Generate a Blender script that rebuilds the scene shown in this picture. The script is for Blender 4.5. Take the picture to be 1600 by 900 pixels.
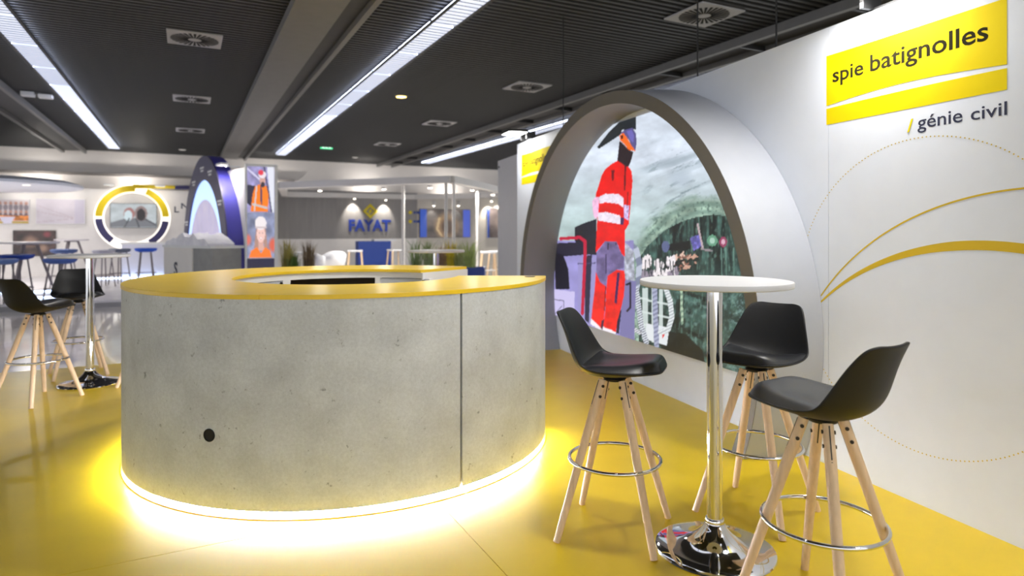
import bpy, bmesh, math, random
import numpy as np
from mathutils import Vector, Matrix

for o in list(bpy.data.objects):
    bpy.data.objects.remove(o)
S = bpy.context.scene
COL = S.collection
random.seed(4)
RNG = np.random.RandomState(7)
PI = math.pi

# ---------------------------------------------------------------- camera
F, CX, HY, EYE = 1000.0, 800.0, 361.0, 1.30      # focal length and horizon in pixels of the 1600x900 frame
cd = bpy.data.cameras.new('camera'); cam = bpy.data.objects.new('camera', cd); COL.objects.link(cam)
cam.location = (0, 0, EYE); cam.rotation_euler = (PI/2, 0, 0)
cd.sensor_width = 36; cd.lens = F*36/1600; cd.shift_y = -(450-HY)/1600
cd.clip_end = 100
cd.dof.use_dof = True; cd.dof.focus_distance = 2.9; cd.dof.aperture_fstop = 1.9
S.camera = cam

# ---------------------------------------------------------------- world and exposure
w = bpy.data.worlds.new('hall_ambient'); S.world = w; w.use_nodes = True
bg = w.node_tree.nodes['Background']
bg.inputs['Color'].default_value = (0.95, 0.975, 1.0, 1); bg.inputs['Strength'].default_value = 1.35
S.view_settings.view_transform = 'Standard'; S.view_settings.look = 'None'
S.view_settings.gamma = 1.0; S.view_settings.use_curve_mapping = False
S.view_settings.exposure = 0.25
STRIP_POWER = 0.78      # emission of the ceiling light panels
LED_POWER = 150.0       # emission of the counter base strip
FLOOD_POWER = 20.0     # watts of each wall floodlight
SCREEN_POWER = 0.86

# ---------------------------------------------------------------- helpers
def lin(c):
    c = np.asarray(c, float)/255.0
    return np.where(c <= 0.04045, c/12.92, ((c+0.055)/1.055)**2.4)
MATS = {}
def mat(name, rgb, rough=0.5, metal=0.0, noise=0.0, nscale=8.0, bump=0.0, emit=0.0, spec=0.5, coat=0.0, stretch=None):
    if name in MATS: return MATS[name]
    m = bpy.data.materials.new(name); m.use_nodes = True; nt = m.node_tree
    b = nt.nodes['Principled BSDF']; c = list(lin(rgb))+[1]
    b.inputs['Base Color'].default_value = c; b.inputs['Roughness'].default_value = rough
    b.inputs['Metallic'].default_value = metal; b.inputs['Specular IOR Level'].default_value = spec
    b.inputs['Coat Weight'].default_value = coat
    tc = nt.nodes.new('ShaderNodeTexCoord'); mp = nt.nodes.new('ShaderNodeMapping')
    nt.links.new(tc.outputs['Object'], mp.inputs['Vector'])
    if stretch: mp.inputs['Scale'].default_value = stretch
    tx = nt.nodes.new('ShaderNodeTexNoise'); tx.inputs['Scale'].default_value = nscale; tx.inputs['Detail'].default_value = 6
    nt.links.new(mp.outputs['Vector'], tx.inputs['Vector'])
    rp = nt.nodes.new('ShaderNodeValToRGB')
    k = max(noise, 0.015)
    rp.color_ramp.elements[0].position = 0.3; rp.color_ramp.elements[1].position = 0.7
    rp.color_ramp.elements[0].color = [max(0, x*(1-k)) for x in c[:3]]+[1]
    rp.color_ramp.elements[1].color = [min(1, x*(1+k)) for x in c[:3]]+[1]
    nt.links.new(tx.outputs['Fac'], rp.inputs['Fac']); nt.links.new(rp.outputs['Color'], b.inputs['Base Color'])
    if bump:
        bp = nt.nodes.new('ShaderNodeBump'); bp.inputs['Strength'].default_value = bump; bp.inputs['Distance'].default_value = 0.01
        nt.links.new(tx.outputs['Fac'], bp.inputs['Height']); nt.links.new(bp.outputs['Normal'], b.inputs['Normal'])
    if emit:
        b.inputs['Emission Color'].default_value = c; b.inputs['Emission Strength'].default_value = emit
    MATS[name] = m
    return m
def picture_mat(name, emit=0.0, rough=0.4):
    """flat print or lit screen: colours come from the mesh's colour attribute"""
    m = bpy.data.materials.new(name); m.use_nodes = True; nt = m.node_tree
    b = nt.nodes['Principled BSDF']; a = nt.nodes.new('ShaderNodeVertexColor'); a.layer_name = 'print'
    b.inputs['Roughness'].default_value = rough
    if emit:
        b.inputs['Base Color'].default_value = (0.02, 0.02, 0.02, 1)
        nt.links.new(a.outputs['Color'], b.inputs['Emission Color']); b.inputs['Emission Strength'].default_value = emit
    else:
        nt.links.new(a.outputs['Color'], b.inputs['Base Color'])
    return m

class MB:
    def __init__(s): s.v = []; s.f = []
    def add(s, vs, fs):
        n = len(s.v); s.v += [tuple(p) for p in vs]; s.f += [tuple(i+n for i in f) for f in fs]; return s
    def box(s, x0, x1, y0, y1, z0, z1):
        vs = [(x, y, z) for z in (z0, z1) for y in (y0, y1) for x in (x0, x1)]
        return s.add(vs, [(0, 2, 3, 1), (4, 5, 7, 6), (0, 1, 5, 4), (2, 6, 7, 3), (0, 4, 6, 2), (1, 3, 7, 5)])
    def tube(s, pts, rad, n=10, closed=False):
        pts = [Vector(p) for p in pts]; m = len(pts)
        rs = rad if isinstance(rad, (list, tuple)) else [rad]*m
        vs = []; up = Vector((0, 0, 1))
        prev = None
        for i, p in enumerate(pts):
            a = pts[(i-1) % m] if (closed or i > 0) else p; b = pts[(i+1) % m] if (closed or i < m-1) else p
            t = (b-a).normalized()
            if prev is None:
                q = t.cross(up) if abs(t.z) < 0.95 else t.cross(Vector((1, 0, 0)))
            else: q = prev - t*prev.dot(t)
            q.normalize(); r = t.cross(q); prev = q
            for k in range(n):
                an = 2*PI*k/n; vs.append(p+(q*math.cos(an)+r*math.sin(an))*rs[i])
        fs = []
        for i in range(m if closed else m-1):
            j = (i+1) % m
            for k in range(n):
                l = (k+1) % n; fs.append((i*n+k, i*n+l, j*n+l, j*n+k))
        if not closed: fs += [tuple(range(n))[::-1], tuple((m-1)*n+k for k in range(n))]
        return s.add(vs, fs)
    def lathe(s, prof, n=32, c=(0, 0, 0)):
        vs = []; m = len(prof)
        for r, z in prof:
            for k in range(n):
                a = 2*PI*k/n; vs.append((c[0]+r*math.cos(a), c[1]+r*math.sin(a), c[2]+z))
        fs = [(i*n+k, i*n+(k+1) % n, (i+1)*n+(k+1) % n, (i+1)*n+k) for i in range(m-1) for k in range(n)]
        fs += [tuple(range(n))[::-1], tuple((m-1)*n+k for k in range(n))]
        return s.add(vs, fs)
    def sector(s, r0, r1, z0, z1, a0, a1, n=None):
        """solid ring sector between angles a0 and a1 (degrees)"""
        n = n or max(2, int(abs(a1-a0)/2.5)); vs = []
        for i in range(n+1):
            a = math.radians(a0+(a1-a0)*i/n); c, d = math.cos(a), math.sin(a)
            vs += [(r0*c, r0*d, z0), (r1*c, r1*d, z0), (r1*c, r1*d, z1), (r0*c, r0*d, z1)]
        fs = []
        for i in range(n):
            k = i*4; l = k+4
            for p, q in ((0, 1), (1, 2), (2, 3), (3, 0)): fs.append((k+p, l+p, l+q, k+q))
        fs += [(0, 1, 2, 3), (n*4+3, n*4+2, n*4+1, n*4)]
        return s.add(vs, fs)
    def prism(s, poly, y0, y1):
        """polygon in x,z pushed along y"""
        n = len(poly); vs = [(x, y0, z) for x, z in poly]+[(x, y1, z) for x, z in poly]
        fs = [tuple(range(n)), tuple(range(2*n-1, n-1, -1))]+[(i, i+n, (i+1) % n+n, (i+1) % n) for i in range(n)]
        return s.add(vs, fs)
    def band(s, lower, upper, y0, y1):
        """strip between two polylines in x,z, given thickness in y"""
        n = len(lower); vs = []
        for (a, b), (c, d) in zip(lower, upper): vs += [(a, y0, b), (c, y0, d), (c, y1, d), (a, y1, b)]
        fs = []
        for i in range(n-1):
            k = i*4; l = k+4
            for p, q in ((0, 1), (1, 2), (2, 3), (3, 0)): fs.append((k+p, l+p, l+q, k+q))
        fs += [(0, 1, 2, 3), (n*4-1, n*4-2, n*4-3, n*4-4)]
        return s.add(vs, fs)
    def build(s, name, m, parent=None, smooth=False, bevel=0.0, kind=None):
        me = bpy.data.meshes.new(name); me.from_pydata(s.v, [], s.f)
        bm = bmesh.new(); bm.from_mesh(me); bmesh.ops.recalc_face_normals(bm, faces=bm.faces); bm.to_mesh(me); bm.free()
        me.materials.append(m)
        if smooth:
            me.polygons.foreach_set('use_smooth', [True]*len(me.polygons))
            me.set_sharp_from_angle(angle=math.radians(40))
        o = bpy.data.objects.new(name, me); COL.objects.link(o)
        if parent: o.parent = parent
        if bevel:
            b = o.modifiers.new('bevel', 'BEVEL'); b.width = bevel; b.segments = 2; b.limit_method = 'ANGLE'
        if kind: o['kind'] = kind
        return o
def tag(o, label=None, cat=None, group=None, kind=None):
    if label: o['label'] = label
    if cat: o['category'] = cat
    if group: o['group'] = group
    if kind: o['kind'] = kind
    return o
def thing(name, label, cat, loc=(0, 0, 0), rz=0.0, group=None):
    o = bpy.data.objects.new(name, None); COL.objects.link(o); o.empty_display_size = 0.1
    o.location = loc; o.rotation_euler = (0, 0, rz)
    return tag(o, label, cat, group)
def copy_tree(o, parent=None):
    c = o.copy(); COL.objects.link(c)
    if parent: c.parent = parent
    for ch in [x for x in bpy.data.objects if x.parent == o]: copy_tree(ch, c)
    return c
def text(name, s, m, parent, x0, z0, wid, hei, y=0.0, depth=0.003, bold=0.0, slant=0.0, label=None):
    """lettering standing in x,z of the parent, front face at y, stretched to wid x hei"""
    cu = bpy.data.curves.new('t', 'FONT'); cu.body = s; cu.extrude = 0.5; cu.offset = bold; cu.resolution_u = 3
    to = bpy.data.objects.new('t', cu); COL.objects.link(to)
    me = bpy.data.meshes.new_from_object(to.evaluated_get(bpy.context.evaluated_depsgraph_get()))
    bpy.data.objects.remove(to); bpy.data.curves.remove(cu)
    co = np.array([v.co[:] for v in me.vertices]); lo, hi = co.min(0), co.max(0)
    fx = wid/(hi[0]-lo[0]); fz = hei/(hi[1]-lo[1])
    out = np.stack([x0+(co[:, 0]-lo[0])*fx+slant*(co[:, 1]-lo[1])*fz, y-np.where(co[:, 2] > 0, depth, 0), z0+(co[:, 1]-lo[1])*fz], 1)
    me.vertices.foreach_set('co', out.ravel()); me.materials.clear(); me.materials.append(m); me.update()
    o = bpy.data.objects.new(name, me); COL.objects.link(o); o.parent = parent
    if label: o['label'] = label
    return o

# painting of flat prints: colours at grid points
def vnoise(x, y, seed=0, octaves=4):
    out = 0; amp = 1; tot = 0
    for k in range(octaves):
        tab = np.random.RandomState(seed+k).rand(64, 64)
        fx = x*2**k; fy = y*2**k; ix = np.floor(fx).astype(int); iy = np.floor(fy).astype(int)
        tx = fx-ix; ty = fy-iy; tx = tx*tx*(3-2*tx); ty = ty*ty*(3-2*ty)
        g = lambda a, b: tab[(ix+a) % 64, (iy+b) % 64]
        out = out+amp*((g(0, 0)*(1-tx)+g(1, 0)*tx)*(1-ty)+(g(0, 1)*(1-tx)+g(1, 1)*tx)*ty); tot += amp; amp *= 0.55
    return out/tot
class Paint:
    def __init__(s, x, y): s.x = x; s.y = y; s.c = np.zeros(x.shape+(3,))+200.0
    def put(s, m, rgb, a=1.0):
        m = (np.asarray(m, float)*a)[..., None]; s.c = s.c*(1-m)+np.asarray(rgb, float)*m
    def inside(s, pts):
        x, y = s.x, s.y; r = np.zeros(x.shape, bool); n = len(pts)
        for i in range(n):
            x1, y1 = pts[i]; x2, y2 = pts[(i+1) % n]
            if y1 == y2: continue
            r ^= ((y1 > y) != (y2 > y)) & (x < (x2-x1)*(y-y1)/(y2-y1)+x1)
        return r
    def poly(s, pts, rgb, a=1.0, vary=0.0, sc=0.1, seed=1):
        m = s.inside(pts); s.put(m, rgb, a)
        if vary: s.c[m] *= (1+vary*(vnoise(s.x*sc, s.y*sc, seed)-0.5)*2)[m][:, None]
    def disc(s, cx, cy, rx, ry, rgb, a=1.0, soft=0.0):
        d = np.sqrt(((s.x-cx)/rx)**2+((s.y-cy)/ry)**2)
        s.put(np.clip((1-d)/max(soft, 1e-3), 0, 1) if soft else d < 1, rgb, a)
    def line(s, pts, wid, rgb, a=1.0):
        d = np.full(s.x.shape, 1e9)
        for (x1, y1), (x2, y2) in zip(pts[:-1], pts[1:]):
            L = (x2-x1)**2+(y2-y1)**2; t = np.clip(((s.x-x1)*(x2-x1)+(s.y-y1)*(y2-y1))/L, 0, 1)
            d = np.minimum(d, np.hypot(s.x-x1-t*(x2-x1), s.y-y1-t*(y2-y1)))
        s.put(d < wid/2, rgb, a); return d
def print_mesh(name, co, col, m, parent, keep=None):
    """grid of points co[ny,nx,3] carrying colours col (0..255)"""
    ny, nx = co.shape[:2]; idx = np.arange(ny*nx).reshape(ny, nx)
    q = np.stack([idx[:-1, :-1], idx[:-1, 1:], idx[1:, 1:], idx[1:, :-1]], -1)
    if keep is not None: q = q[keep[:-1, :-1] & keep[1:, 1:] & keep[:-1, 1:] & keep[1:, :-1]]
    q = q.reshape(-1, 4)
    used = np.zeros(ny*nx, bool); used[q.ravel()] = True; new = np.cumsum(used)-1
    me = bpy.data.meshes.new(name); me.from_pydata(co.reshape(-1, 3)[used].tolist(), [], new[q].tolist())
    at = me.color_attributes.new('print', 'FLOAT_COLOR', 'POINT')
    c4 = np.ones((int(used.sum()), 4)); c4[:, :3] = lin(np.clip(col, 0, 255)).reshape(-1, 3)[used]
    at.data.foreach_set('color', c4.ravel()); me.materials.append(m)
    o = bpy.data.objects.new(name, me); COL.objects.link(o); o.parent = parent
    return o
def print_rect(name, paint, m, parent, x0, x1, z0, z1, y, n=60):
    """print in the parent's x,z plane; paint(Paint) works in 0..1 across and 0..1 downwards"""
    nx = n; ny = max(8, int(n*(z1-z0)/(x1-x0)))
    U, V = np.meshgrid(np.linspace(0, 1, nx), np.linspace(0, 1, ny))
    p = Paint(U, V); paint(p)
    co = np.stack([x0+(x1-x0)*U, np.full(U.shape, y), z1-(z1-z0)*V], -1)
    return print_mesh(name, co, p.c, m, parent)

# ---------------------------------------------------------------- frames of reference
def at(x, y, Z): return Vector(((x-CX)/F*Z, Z, EYE+(HY-y)*Z/F))
def onfloor(x, y, h=0.0): return at(x, y, F*(EYE-h)/(y-HY))
# hall grid: s across, d along the hall
HE = Vector((-0.45433, 0.89084, 0)); HG = Vector((0.89084, 0.45433, 0)); RH = math.atan2(HG.y, HG.x)
def hall(s, d, z=0.0): return HG*s+HE*d+Vector((0, 0, z))
def on_d(x, y, d):
    r = Vector(((x-CX)/F, 1, 0)); return at(x, y, d/r.dot(HE))
def hs(P): return P.dot(HG)
# the stand's long wall: u away along the wall, n towards the stand
WP = Vector((2.0896, 2.6120, 0)); WT = Vector((-0.33156, 0.94343, 0)); WN = Vector((-0.94343, -0.33156, 0))
RW = math.atan2(-WT.y, -WT.x)
def W(u, d=0.0, h=0.0): return WP+WT*u+WN*d+Vector((0, 0, h))

# ---------------------------------------------------------------- materials
M_yel = mat('yellow_floor_vinyl', (228, 194, 22), 0.34, noise=0.05, nscale=3)
M_hall = mat('polished_hall_floor', (226, 220, 214), 0.2, noise=0.12, nscale=1.3, spec=0.8, coat=0.5)
M_wall = mat('white_wall_film', (218, 223, 234), 0.55, noise=0.01)
M_grey = mat('hall_wall_grey', (240, 233, 228), 0.7, noise=0.04, nscale=1)
M_slat = mat('ceiling_slat_black', (56, 56, 57), 0.55, noise=0.1)
M_dark = mat('ceiling_void', (5, 5, 5), 0.8, noise=0.1)
M_rail = mat('grey_rail_paint', (112, 110, 108), 0.5, noise=0.05)
M_railD = mat('dark_channel_paint', (58, 57, 57), 0.6, noise=0.08)
M_conc = mat('concrete_laminate', (196, 200, 205), 0.5, noise=0.12, nscale=5, bump=0.04)
nt = M_conc.node_tree; b_ = nt.nodes['Principled BSDF']; ramp = [n for n in nt.nodes if n.type == 'VALTORGB'][0]; mp_ = [n for n in nt.nodes if n.type == 'MAPPING'][0]
def _n(scale, detail, lo, hi, c0, c1, rough=0.6):
    t_ = nt.nodes.new('ShaderNodeTexNoise'); t_.inputs['Scale'].default_value = scale; t_.inputs['Detail'].default_value = detail; t_.inputs['Roughness'].default_value = rough
    r_ = nt.nodes.new('ShaderNodeValToRGB'); r_.color_ramp.elements[0].position = lo; r_.color_ramp.elements[1].position = hi
    r_.color_ramp.elements[0].color = (c0, c0, c0, 1); r_.color_ramp.elements[1].color = (c1, c1, c1, 1)
    nt.links.new(mp_.outputs['Vector'], t_.inputs['Vector']); nt.links.new(t_.outputs['Fac'], r_.inputs['Fac']); return r_
src = ramp.outputs['Color']
for r_ in (_n(70, 8, 0.35, 0.65, 0.86, 1.08, 0.8), _n(28, 3, 0.25, 0.34, 0.45, 1.0)):       # fine grain, then small dark pits
    mx = nt.nodes.new('ShaderNodeMix'); mx.data_type = 'RGBA'; mx.blend_type = 'MULTIPLY'; mx.inputs[0].default_value = 1.0
    nt.links.new(src, mx.inputs[6]); nt.links.new(r_.outputs['Color'], mx.inputs[7]); src = mx.outputs[2]
nt.links.new(src, b_.inputs['Base Color'])
M_ytop = mat('yellow_laminate', (236, 198, 36), 0.32, noise=0.03)
M_wht = mat('white_laminate', (232, 232, 234), 0.4, noise=0.02)
M_blk = mat('black_shell_plastic', (22, 22, 24), 0.5, noise=0.08, nscale=60, spec=0.35)
M_cush = mat('black_leatherette', (27, 28, 32), 0.36, noise=0.1, nscale=90, bump=0.03)
M_wood = mat('pale_beech', (224, 194, 158), 0.5, noise=0.08, nscale=14, stretch=(6, 6, 0.6))
M_chr = mat('chrome', (225, 225, 228), 0.06, metal=1.0)
M_bolt = mat('dark_steel', (60, 54, 50), 0.35, metal=0.8)
M_ring = mat('grey_ring_paint', (172, 175, 183), 0.55, noise=0.02)
M_rim = mat('dark_rim_grey', (104, 101, 97), 0.6, noise=0.03)  # front rim in a darker grey than the outer skin
M_logo = mat('logo_yellow', (228, 204, 0), 0.75, noise=0.01, spec=0.15)
M_ink = mat('logo_ink', (44, 40, 26), 0.9, spec=0.05)
M_navy = mat('navy_ink', (38, 42, 70), 0.5)
M_gold = mat('arc_gold', (205, 172, 22), 0.5)
M_strip = mat('fluorescent_panel', (224, 232, 255), 0.5, emit=STRIP_POWER)
M_side = mat('fluorescent_side', (224, 232, 255), 0.5, emit=9)
M_led = mat('led_strip', (240, 244, 255), 0.5, emit=LED_POWER)
M_flood = mat('floodlight_lens', (255, 252, 244), 0.4, emit=22)
M_blackm = mat('black_metal', (26, 26, 27), 0.5, noise=0.1)
M_blue = mat('royal_blue_paint', (26, 62, 150), 0.5, noise=0.03)
M_pur = mat('indigo_paint', (62, 58, 104), 0.45, noise=0.05)

# ================================================================= STRUCTURE
HC = 3.65
def plank(name, m, s0, s1, d0, d1, z0, z1, parent=None):
    b = MB(); ps = [hall(s, d, z) for z in (z0, z1) for d in (d0, d1) for s in (s0, s1)]
    b.add(ps, [(0, 2, 3, 1), (4, 5, 7, 6), (0, 1, 5, 4), (2, 6, 7, 3), (0, 4, 6, 2), (1, 3, 7, 5)])
    return b.build(name, m, parent)
tag(plank('floor', M_hall, -16, 16, -5, 24, -0.12, -0.02), 'polished grey hall floor beyond the yellow stand', kind='structure')
fl = plank('floor_stand', M_yel, -9, 9, -4, 7.35, -0.02, -0.004); tag(fl, 'yellow vinyl floor of the stand', kind='structure')
g = 0.0015
for s0, s1, d0, d1 in ((-9, 1.08-g, -4, 2.93-g), (-9, 1.08-g, 2.93+g, 7.35), (1.08+g, 9, -4, 7.35)):
    plank('floor_sheet', M_yel, s0, s1, d0, d1, -0.004, 0.0, fl)
ce = plank('ceiling', M_dark, -16, 16, -5, 24, HC+0.1, HC+0.2); tag(ce, 'dark slatted hall ceiling', kind='structure')
slat = MB().box(-12, 14, -0.021, 0.021, 0, 0.03); s0 = None
for k in range(258):
    d = -3.5+k*0.1
    if s0 is None: o = s0 = slat.build('slat', M_slat, ce)
    else: o = s0.copy(); COL.objects.link(o)
    o.location = hall(0, d, HC); o.rotation_euler = (0, 0, RH)
bw = plank('wall_back', M_grey, -16, 16, 22.2, 22.4, -0.02, HC+0.1); tag(bw, 'pale grey back wall of the hall', kind='structure')
# ledge and lower face of the back wall at the left
plank('wall_ledge', mat('ledge_grey', (150, 143, 138), 0.6), -14, 3.2, 22.05, 22.2, 2.92, 2.99, bw)
# channels running along the hall
def channel(n, s0, s1, wide):
    t = plank('trim_%d' % n, M_railD, s0, s1, -3.5, 22.1, HC-0.035, HC-0.02)
    tag(t, 'grey service channel along the dark ceiling', kind='structure')
    plank('channel_edge', M_rail, s0-0.05, s0+0.02, -3.5, 22.1, HC-0.11, HC-0.005, t)
    plank('channel_edge', M_rail, s1-0.03, s1+0.03, -3.5, 22.1, HC-0.11, HC-0.005, t)
    if wide: plank('channel_panel', M_rail, s0+0.025, s0+0.46, -3.5, 22.1, HC-0.06, HC-0.036, t)
    for k in range(0 if n < 3 else 14):
        plank('bracket', M_blackm, s0+0.02, s1-0.03, 1.2+k*1.5, 1.24+k*1.5, HC-0.1, HC-0.036, t)
channel(1, -3.1, -2.58, False); channel(2, 1.0, 1.68, True); channel(3, 6.0, 6.5, False)

# the stand's white wall
wr = thing('wall_right', 'long white printed wall of the yellow stand', None, W(0), RW); wr['kind'] = 'structure'
MB().box(-6.1, 2.2, 0.012, 0.10, 0, 2.43).build('wall_core', M_wall, wr)
for a, b in ((-6.1, -4.9), (-4.9, -2.95), (-2.95, -1.0), (-1.0, 0.95), (0.95, 2.2)):
    MB().box(a+0.001, b-0.001, 0, 0.012, 0, 2.432).build('wall_panel', M_wall, wr)
# neighbour's grey-white partition seen behind the end of the white wall
A, B = at(808, 300, 9.9), at(778, 300, 10.9)
v = (B-A); v.z = 0
pw = thing('wall_partition', 'pale grey partition behind the end of the white wall', None, (B.x, B.y, -0.02), math.atan2(-v.y, -v.x)); pw['kind'] = 'structure'
MB().box(0, 1.9, 0, 0.06, 0, 2.51).build('partition_panel', mat('partition_grey', (205, 204, 208), 0.6), pw)
MB().lathe([(0.02, 0), (0.02, 0.012)], 10).build('bolt_cover', M_blackm, pw).matrix_basis = Matrix.Translation((0.08, 0, 2.4)) @ Matrix.Rotation(PI/2, 4, 'X')

# ================================================================= ROUND COUNTER
CC = Vector((-1.047, 4.132, 0)); CR = 1.26; RI = 0.71
def ray_ang(x, r, far=False):
    q = Vector(((x-CX)/F, 1)); a = q.dot(q); b = -2*q.dot(CC.xy); c = CC.xy.dot(CC.xy)-r*r
    D = math.sqrt(max(0, b*b-4*a*c)); z = (-b+(D if far else -D))/(2*a); p = q*z-CC.xy
    return math.degrees(math.atan2(p.y, p.x)) % 360
ct = thing('reception_counter', 'round concrete-look reception counter with yellow top and glowing base', 'counter', CC)
A0, A1 = 57.5, 359.5
aj, a1, a2 = ray_ang(405, CR), ray_ang(722, CR), ray_ang(196, CR)
TZ = 1.013
cuts = [A0, 150, aj, A1]
for p, q in zip(cuts[:-1], cuts[1:]):
    o = MB().sector(RI-0.012, CR+0.004, TZ-0.021, TZ, p+0.03, q-0.03).build('counter_top', M_ytop, ct, True, bevel=0.0015)
    o['label'] = 'yellow laminate segment of the ring top'
pz0, pz1 = 0.039, TZ-0.021
edges = [A0, 130, a2, a1, A1]
for i, (p, q) in enumerate(zip(edges[:-1], edges[1:])):
    gap = 0.07 if i != 2 else 0.02
    MB().sector(CR-0.022, CR, pz0, pz1, p+gap*(i > 0), q-(0.5 if i == 2 else 0.07)).build('cladding_panel', M_conc, ct, True)
MB().sector(CR-0.034, CR-0.023, pz0, pz1, A0, A1).build('cladding_backing', M_blackm, ct, True)
MB().sector(RI, CR-0.034, pz0, pz0+0.02, A0, A1).build('base_board', M_wht, ct, True)
o = MB().sector(CR-0.05, CR-0.04, 0.008, pz0, A0, A1).build('led_strip', M_led, ct, True); o['label'] = 'glowing white strip under the cladding'
MB().sector(RI, CR-0.051, 0, pz0, A0, A1).build('plinth', M_wht, ct, True)
MB().sector(CR-0.03, CR+0.002, 0, 0.005, A0, A1).build('base_edge', mat('amber_edge', (226, 160, 20), 0.5), ct, True)
# cable hole in the cladding
ha = math.radians(ray_ang(327, CR)); hz = 0.40
hp = onfloor(327, 680, 0); 
zz = (CC+Vector((math.cos(ha), math.sin(ha), 0))*CR).y; hz = EYE-(680-HY)*zz/F
o = MB().lathe([(0.030, -0.004), (0.030, 0.003), (0.026, 0.004), (0.0255, 0.001), (0.001, 0.0005)], 28).build('cable_hole', mat('hole_black', (14, 14, 14), 0.7), ct, True)
o.matrix_basis = Matrix.Translation((CR*math.cos(ha), CR*math.sin(ha), hz)) @ Matrix.Rotation(ha, 4, 'Z') @ Matrix.Rotation(PI/2, 4, 'Y')
# inside: posts, doors and an open dark bay
def fa(x): return ray_ang(x, RI, True)
bays = [(A0, fa(672)+0.5, 'post'), (fa(664), fa(594), 'door'), (fa(586), fa(454), 'bay'), (fa(442), fa(385), 'door'), (fa(385)+1.5, 190, 'door'), (192, 235, 'door'), (237, 280, 'bay'), (282, 320, 'door'), (322, 358, 'door')]
MB().sector(RI, RI+0.02, TZ-0.065, TZ-0.0215, A0, A1).build('inner_rail', M_wht, ct, True)
MB().sector(RI, RI+0.02, 0.06, 0.10, A0, A1).build('inner_rail', M_wht, ct, True)
prev = A0
for p, q, kind in bays:
    if p-prev > 0.1: MB().sector(RI, RI+0.045, 0.10, TZ-0.065, prev, p).build('inner_post', M_wht, ct, True)
    if kind == 'door':
        d = MB().sector(RI+0.004, RI+0.02, 0.105, TZ-0.07, p+0.15, q-0.15).build('door', mat('door_grey', (196, 199, 206), 0.45), ct, True)
        am = math.radians(p+1.2); kx = MB().lathe([(0.008, 0), (0.008, 0.012)], 10).build('door_lock', M_bolt, d)
        kx.matrix_basis = Matrix.Translation(((RI+0.004)*math.cos(am), (RI+0.004)*math.sin(am), 0.93)) @ Matrix.Rotation(am, 4, 'Z') @ Matrix.Rotation(-PI/2, 4, 'Y')
    elif kind == 'bay':
        MB().sector(RI+0.3, RI+0.31, 0.06, TZ-0.022, p-1, q+1).build('bay_back', mat('bay_dark', (62, 56, 52), 0.7), ct, True)
        MB().sector(RI+0.03, RI+0.3, 0.5, 0.515, p, q).build('bay_shelf', mat('bay_dark', (62, 56, 52), 0.7), ct, True)
    prev = q
for a in (A0, A1):
    r = math.radians(a); sgn = 1 if a == A0 else -1
    b = MB(); t = Vector((-math.sin(r), math.cos(r), 0))*sgn; c = Vector((math.cos(r), math.sin(r), 0))
    ps = [c*rr+t*tt+Vector((0, 0, z)) for z in (pz0, pz1) for tt in (-0.012, 0) for rr in (RI-0.005, CR)]
    b.add(ps, [(0, 2, 3, 1), (4, 5, 7, 6), (0, 1, 5, 4), (2, 6, 7, 3), (0, 4, 6, 2), (1, 3, 7, 5)])
    b.build('end_panel', M_wht, ct)
gp = at(829, 432, F*(EYE-TZ)/(432-HY)+0.03)-CC
o = MB().lathe([(0.032, 0), (0.032, 0.003), (0.02, 0.004)], 24).build('cable_grommet', M_bolt, ct, True); o.location = (gp.x-0.005, gp.y-0.05, TZ)

# ================================================================= RING PORTAL AND SCREEN
RU, RC = 3.02, 0.65
RA, RB, RD, RT = 1.92, 1.78, 0.38, 0.10
rg = thing('ring_portal', 'large grey elliptical ring standing out from the white wall around the screen', 'portal', W(RU), RW)
def ell(a, b, n=96):
    """points of the ellipse above the floor, from the near foot over the top to the far foot"""
    th = math.asin(min(1, RC/b)); return [(a*math.cos(t), RC+b*math.sin(t)) for t in np.linspace(-th, PI+th, n)]
OE, IE = ell(RA, RB), ell(RA-RT, RB-RT)
OE[0] = (OE[0][0], 0); OE[-1] = (OE[-1][0], 0); IE[0] = (IE[0][0], 0); IE[-1] = (IE[-1][0], 0)
OM2 = [(x*0.5+a*0.5, z*0.5+c*0.5) for (x, z), (a, c) in zip(OE, IE)]
OW = [(x*1.035, z*1.012) for x, z in OE]                # the outer skin flares a little towards the wall
b = MB(); n = len(OE)
b.add([(x, -RD, z) for x, z in OE]+[(x, -0.002, z) for x, z in OW]+[(x, -0.002, z) for x, z in OM2]+[(x, -RD, z) for x, z in OM2],
      [(i+k*n, i+1+k*n, i+1+((k+1) % 4)*n, i+((k+1) % 4)*n) for i in range(n-1) for k in range(4)]+[(0, n, 2*n, 3*n), (4*n-1, 3*n-1, 2*n-1, n-1)])
b.build('outer_skin', M_ring, rg, True)
MB().band(IE, OM2, -RD, -0.002).build('inner_skin', mat('ring_inner_grey', (136, 138, 146), 0.55, noise=0.02), rg, True)  # inside in a mid grey, darker than the outer skin
MB().band(IE, OE, -RD-0.004, -RD-0.0002).build('front_rim', M_rim, rg, True)

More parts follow.
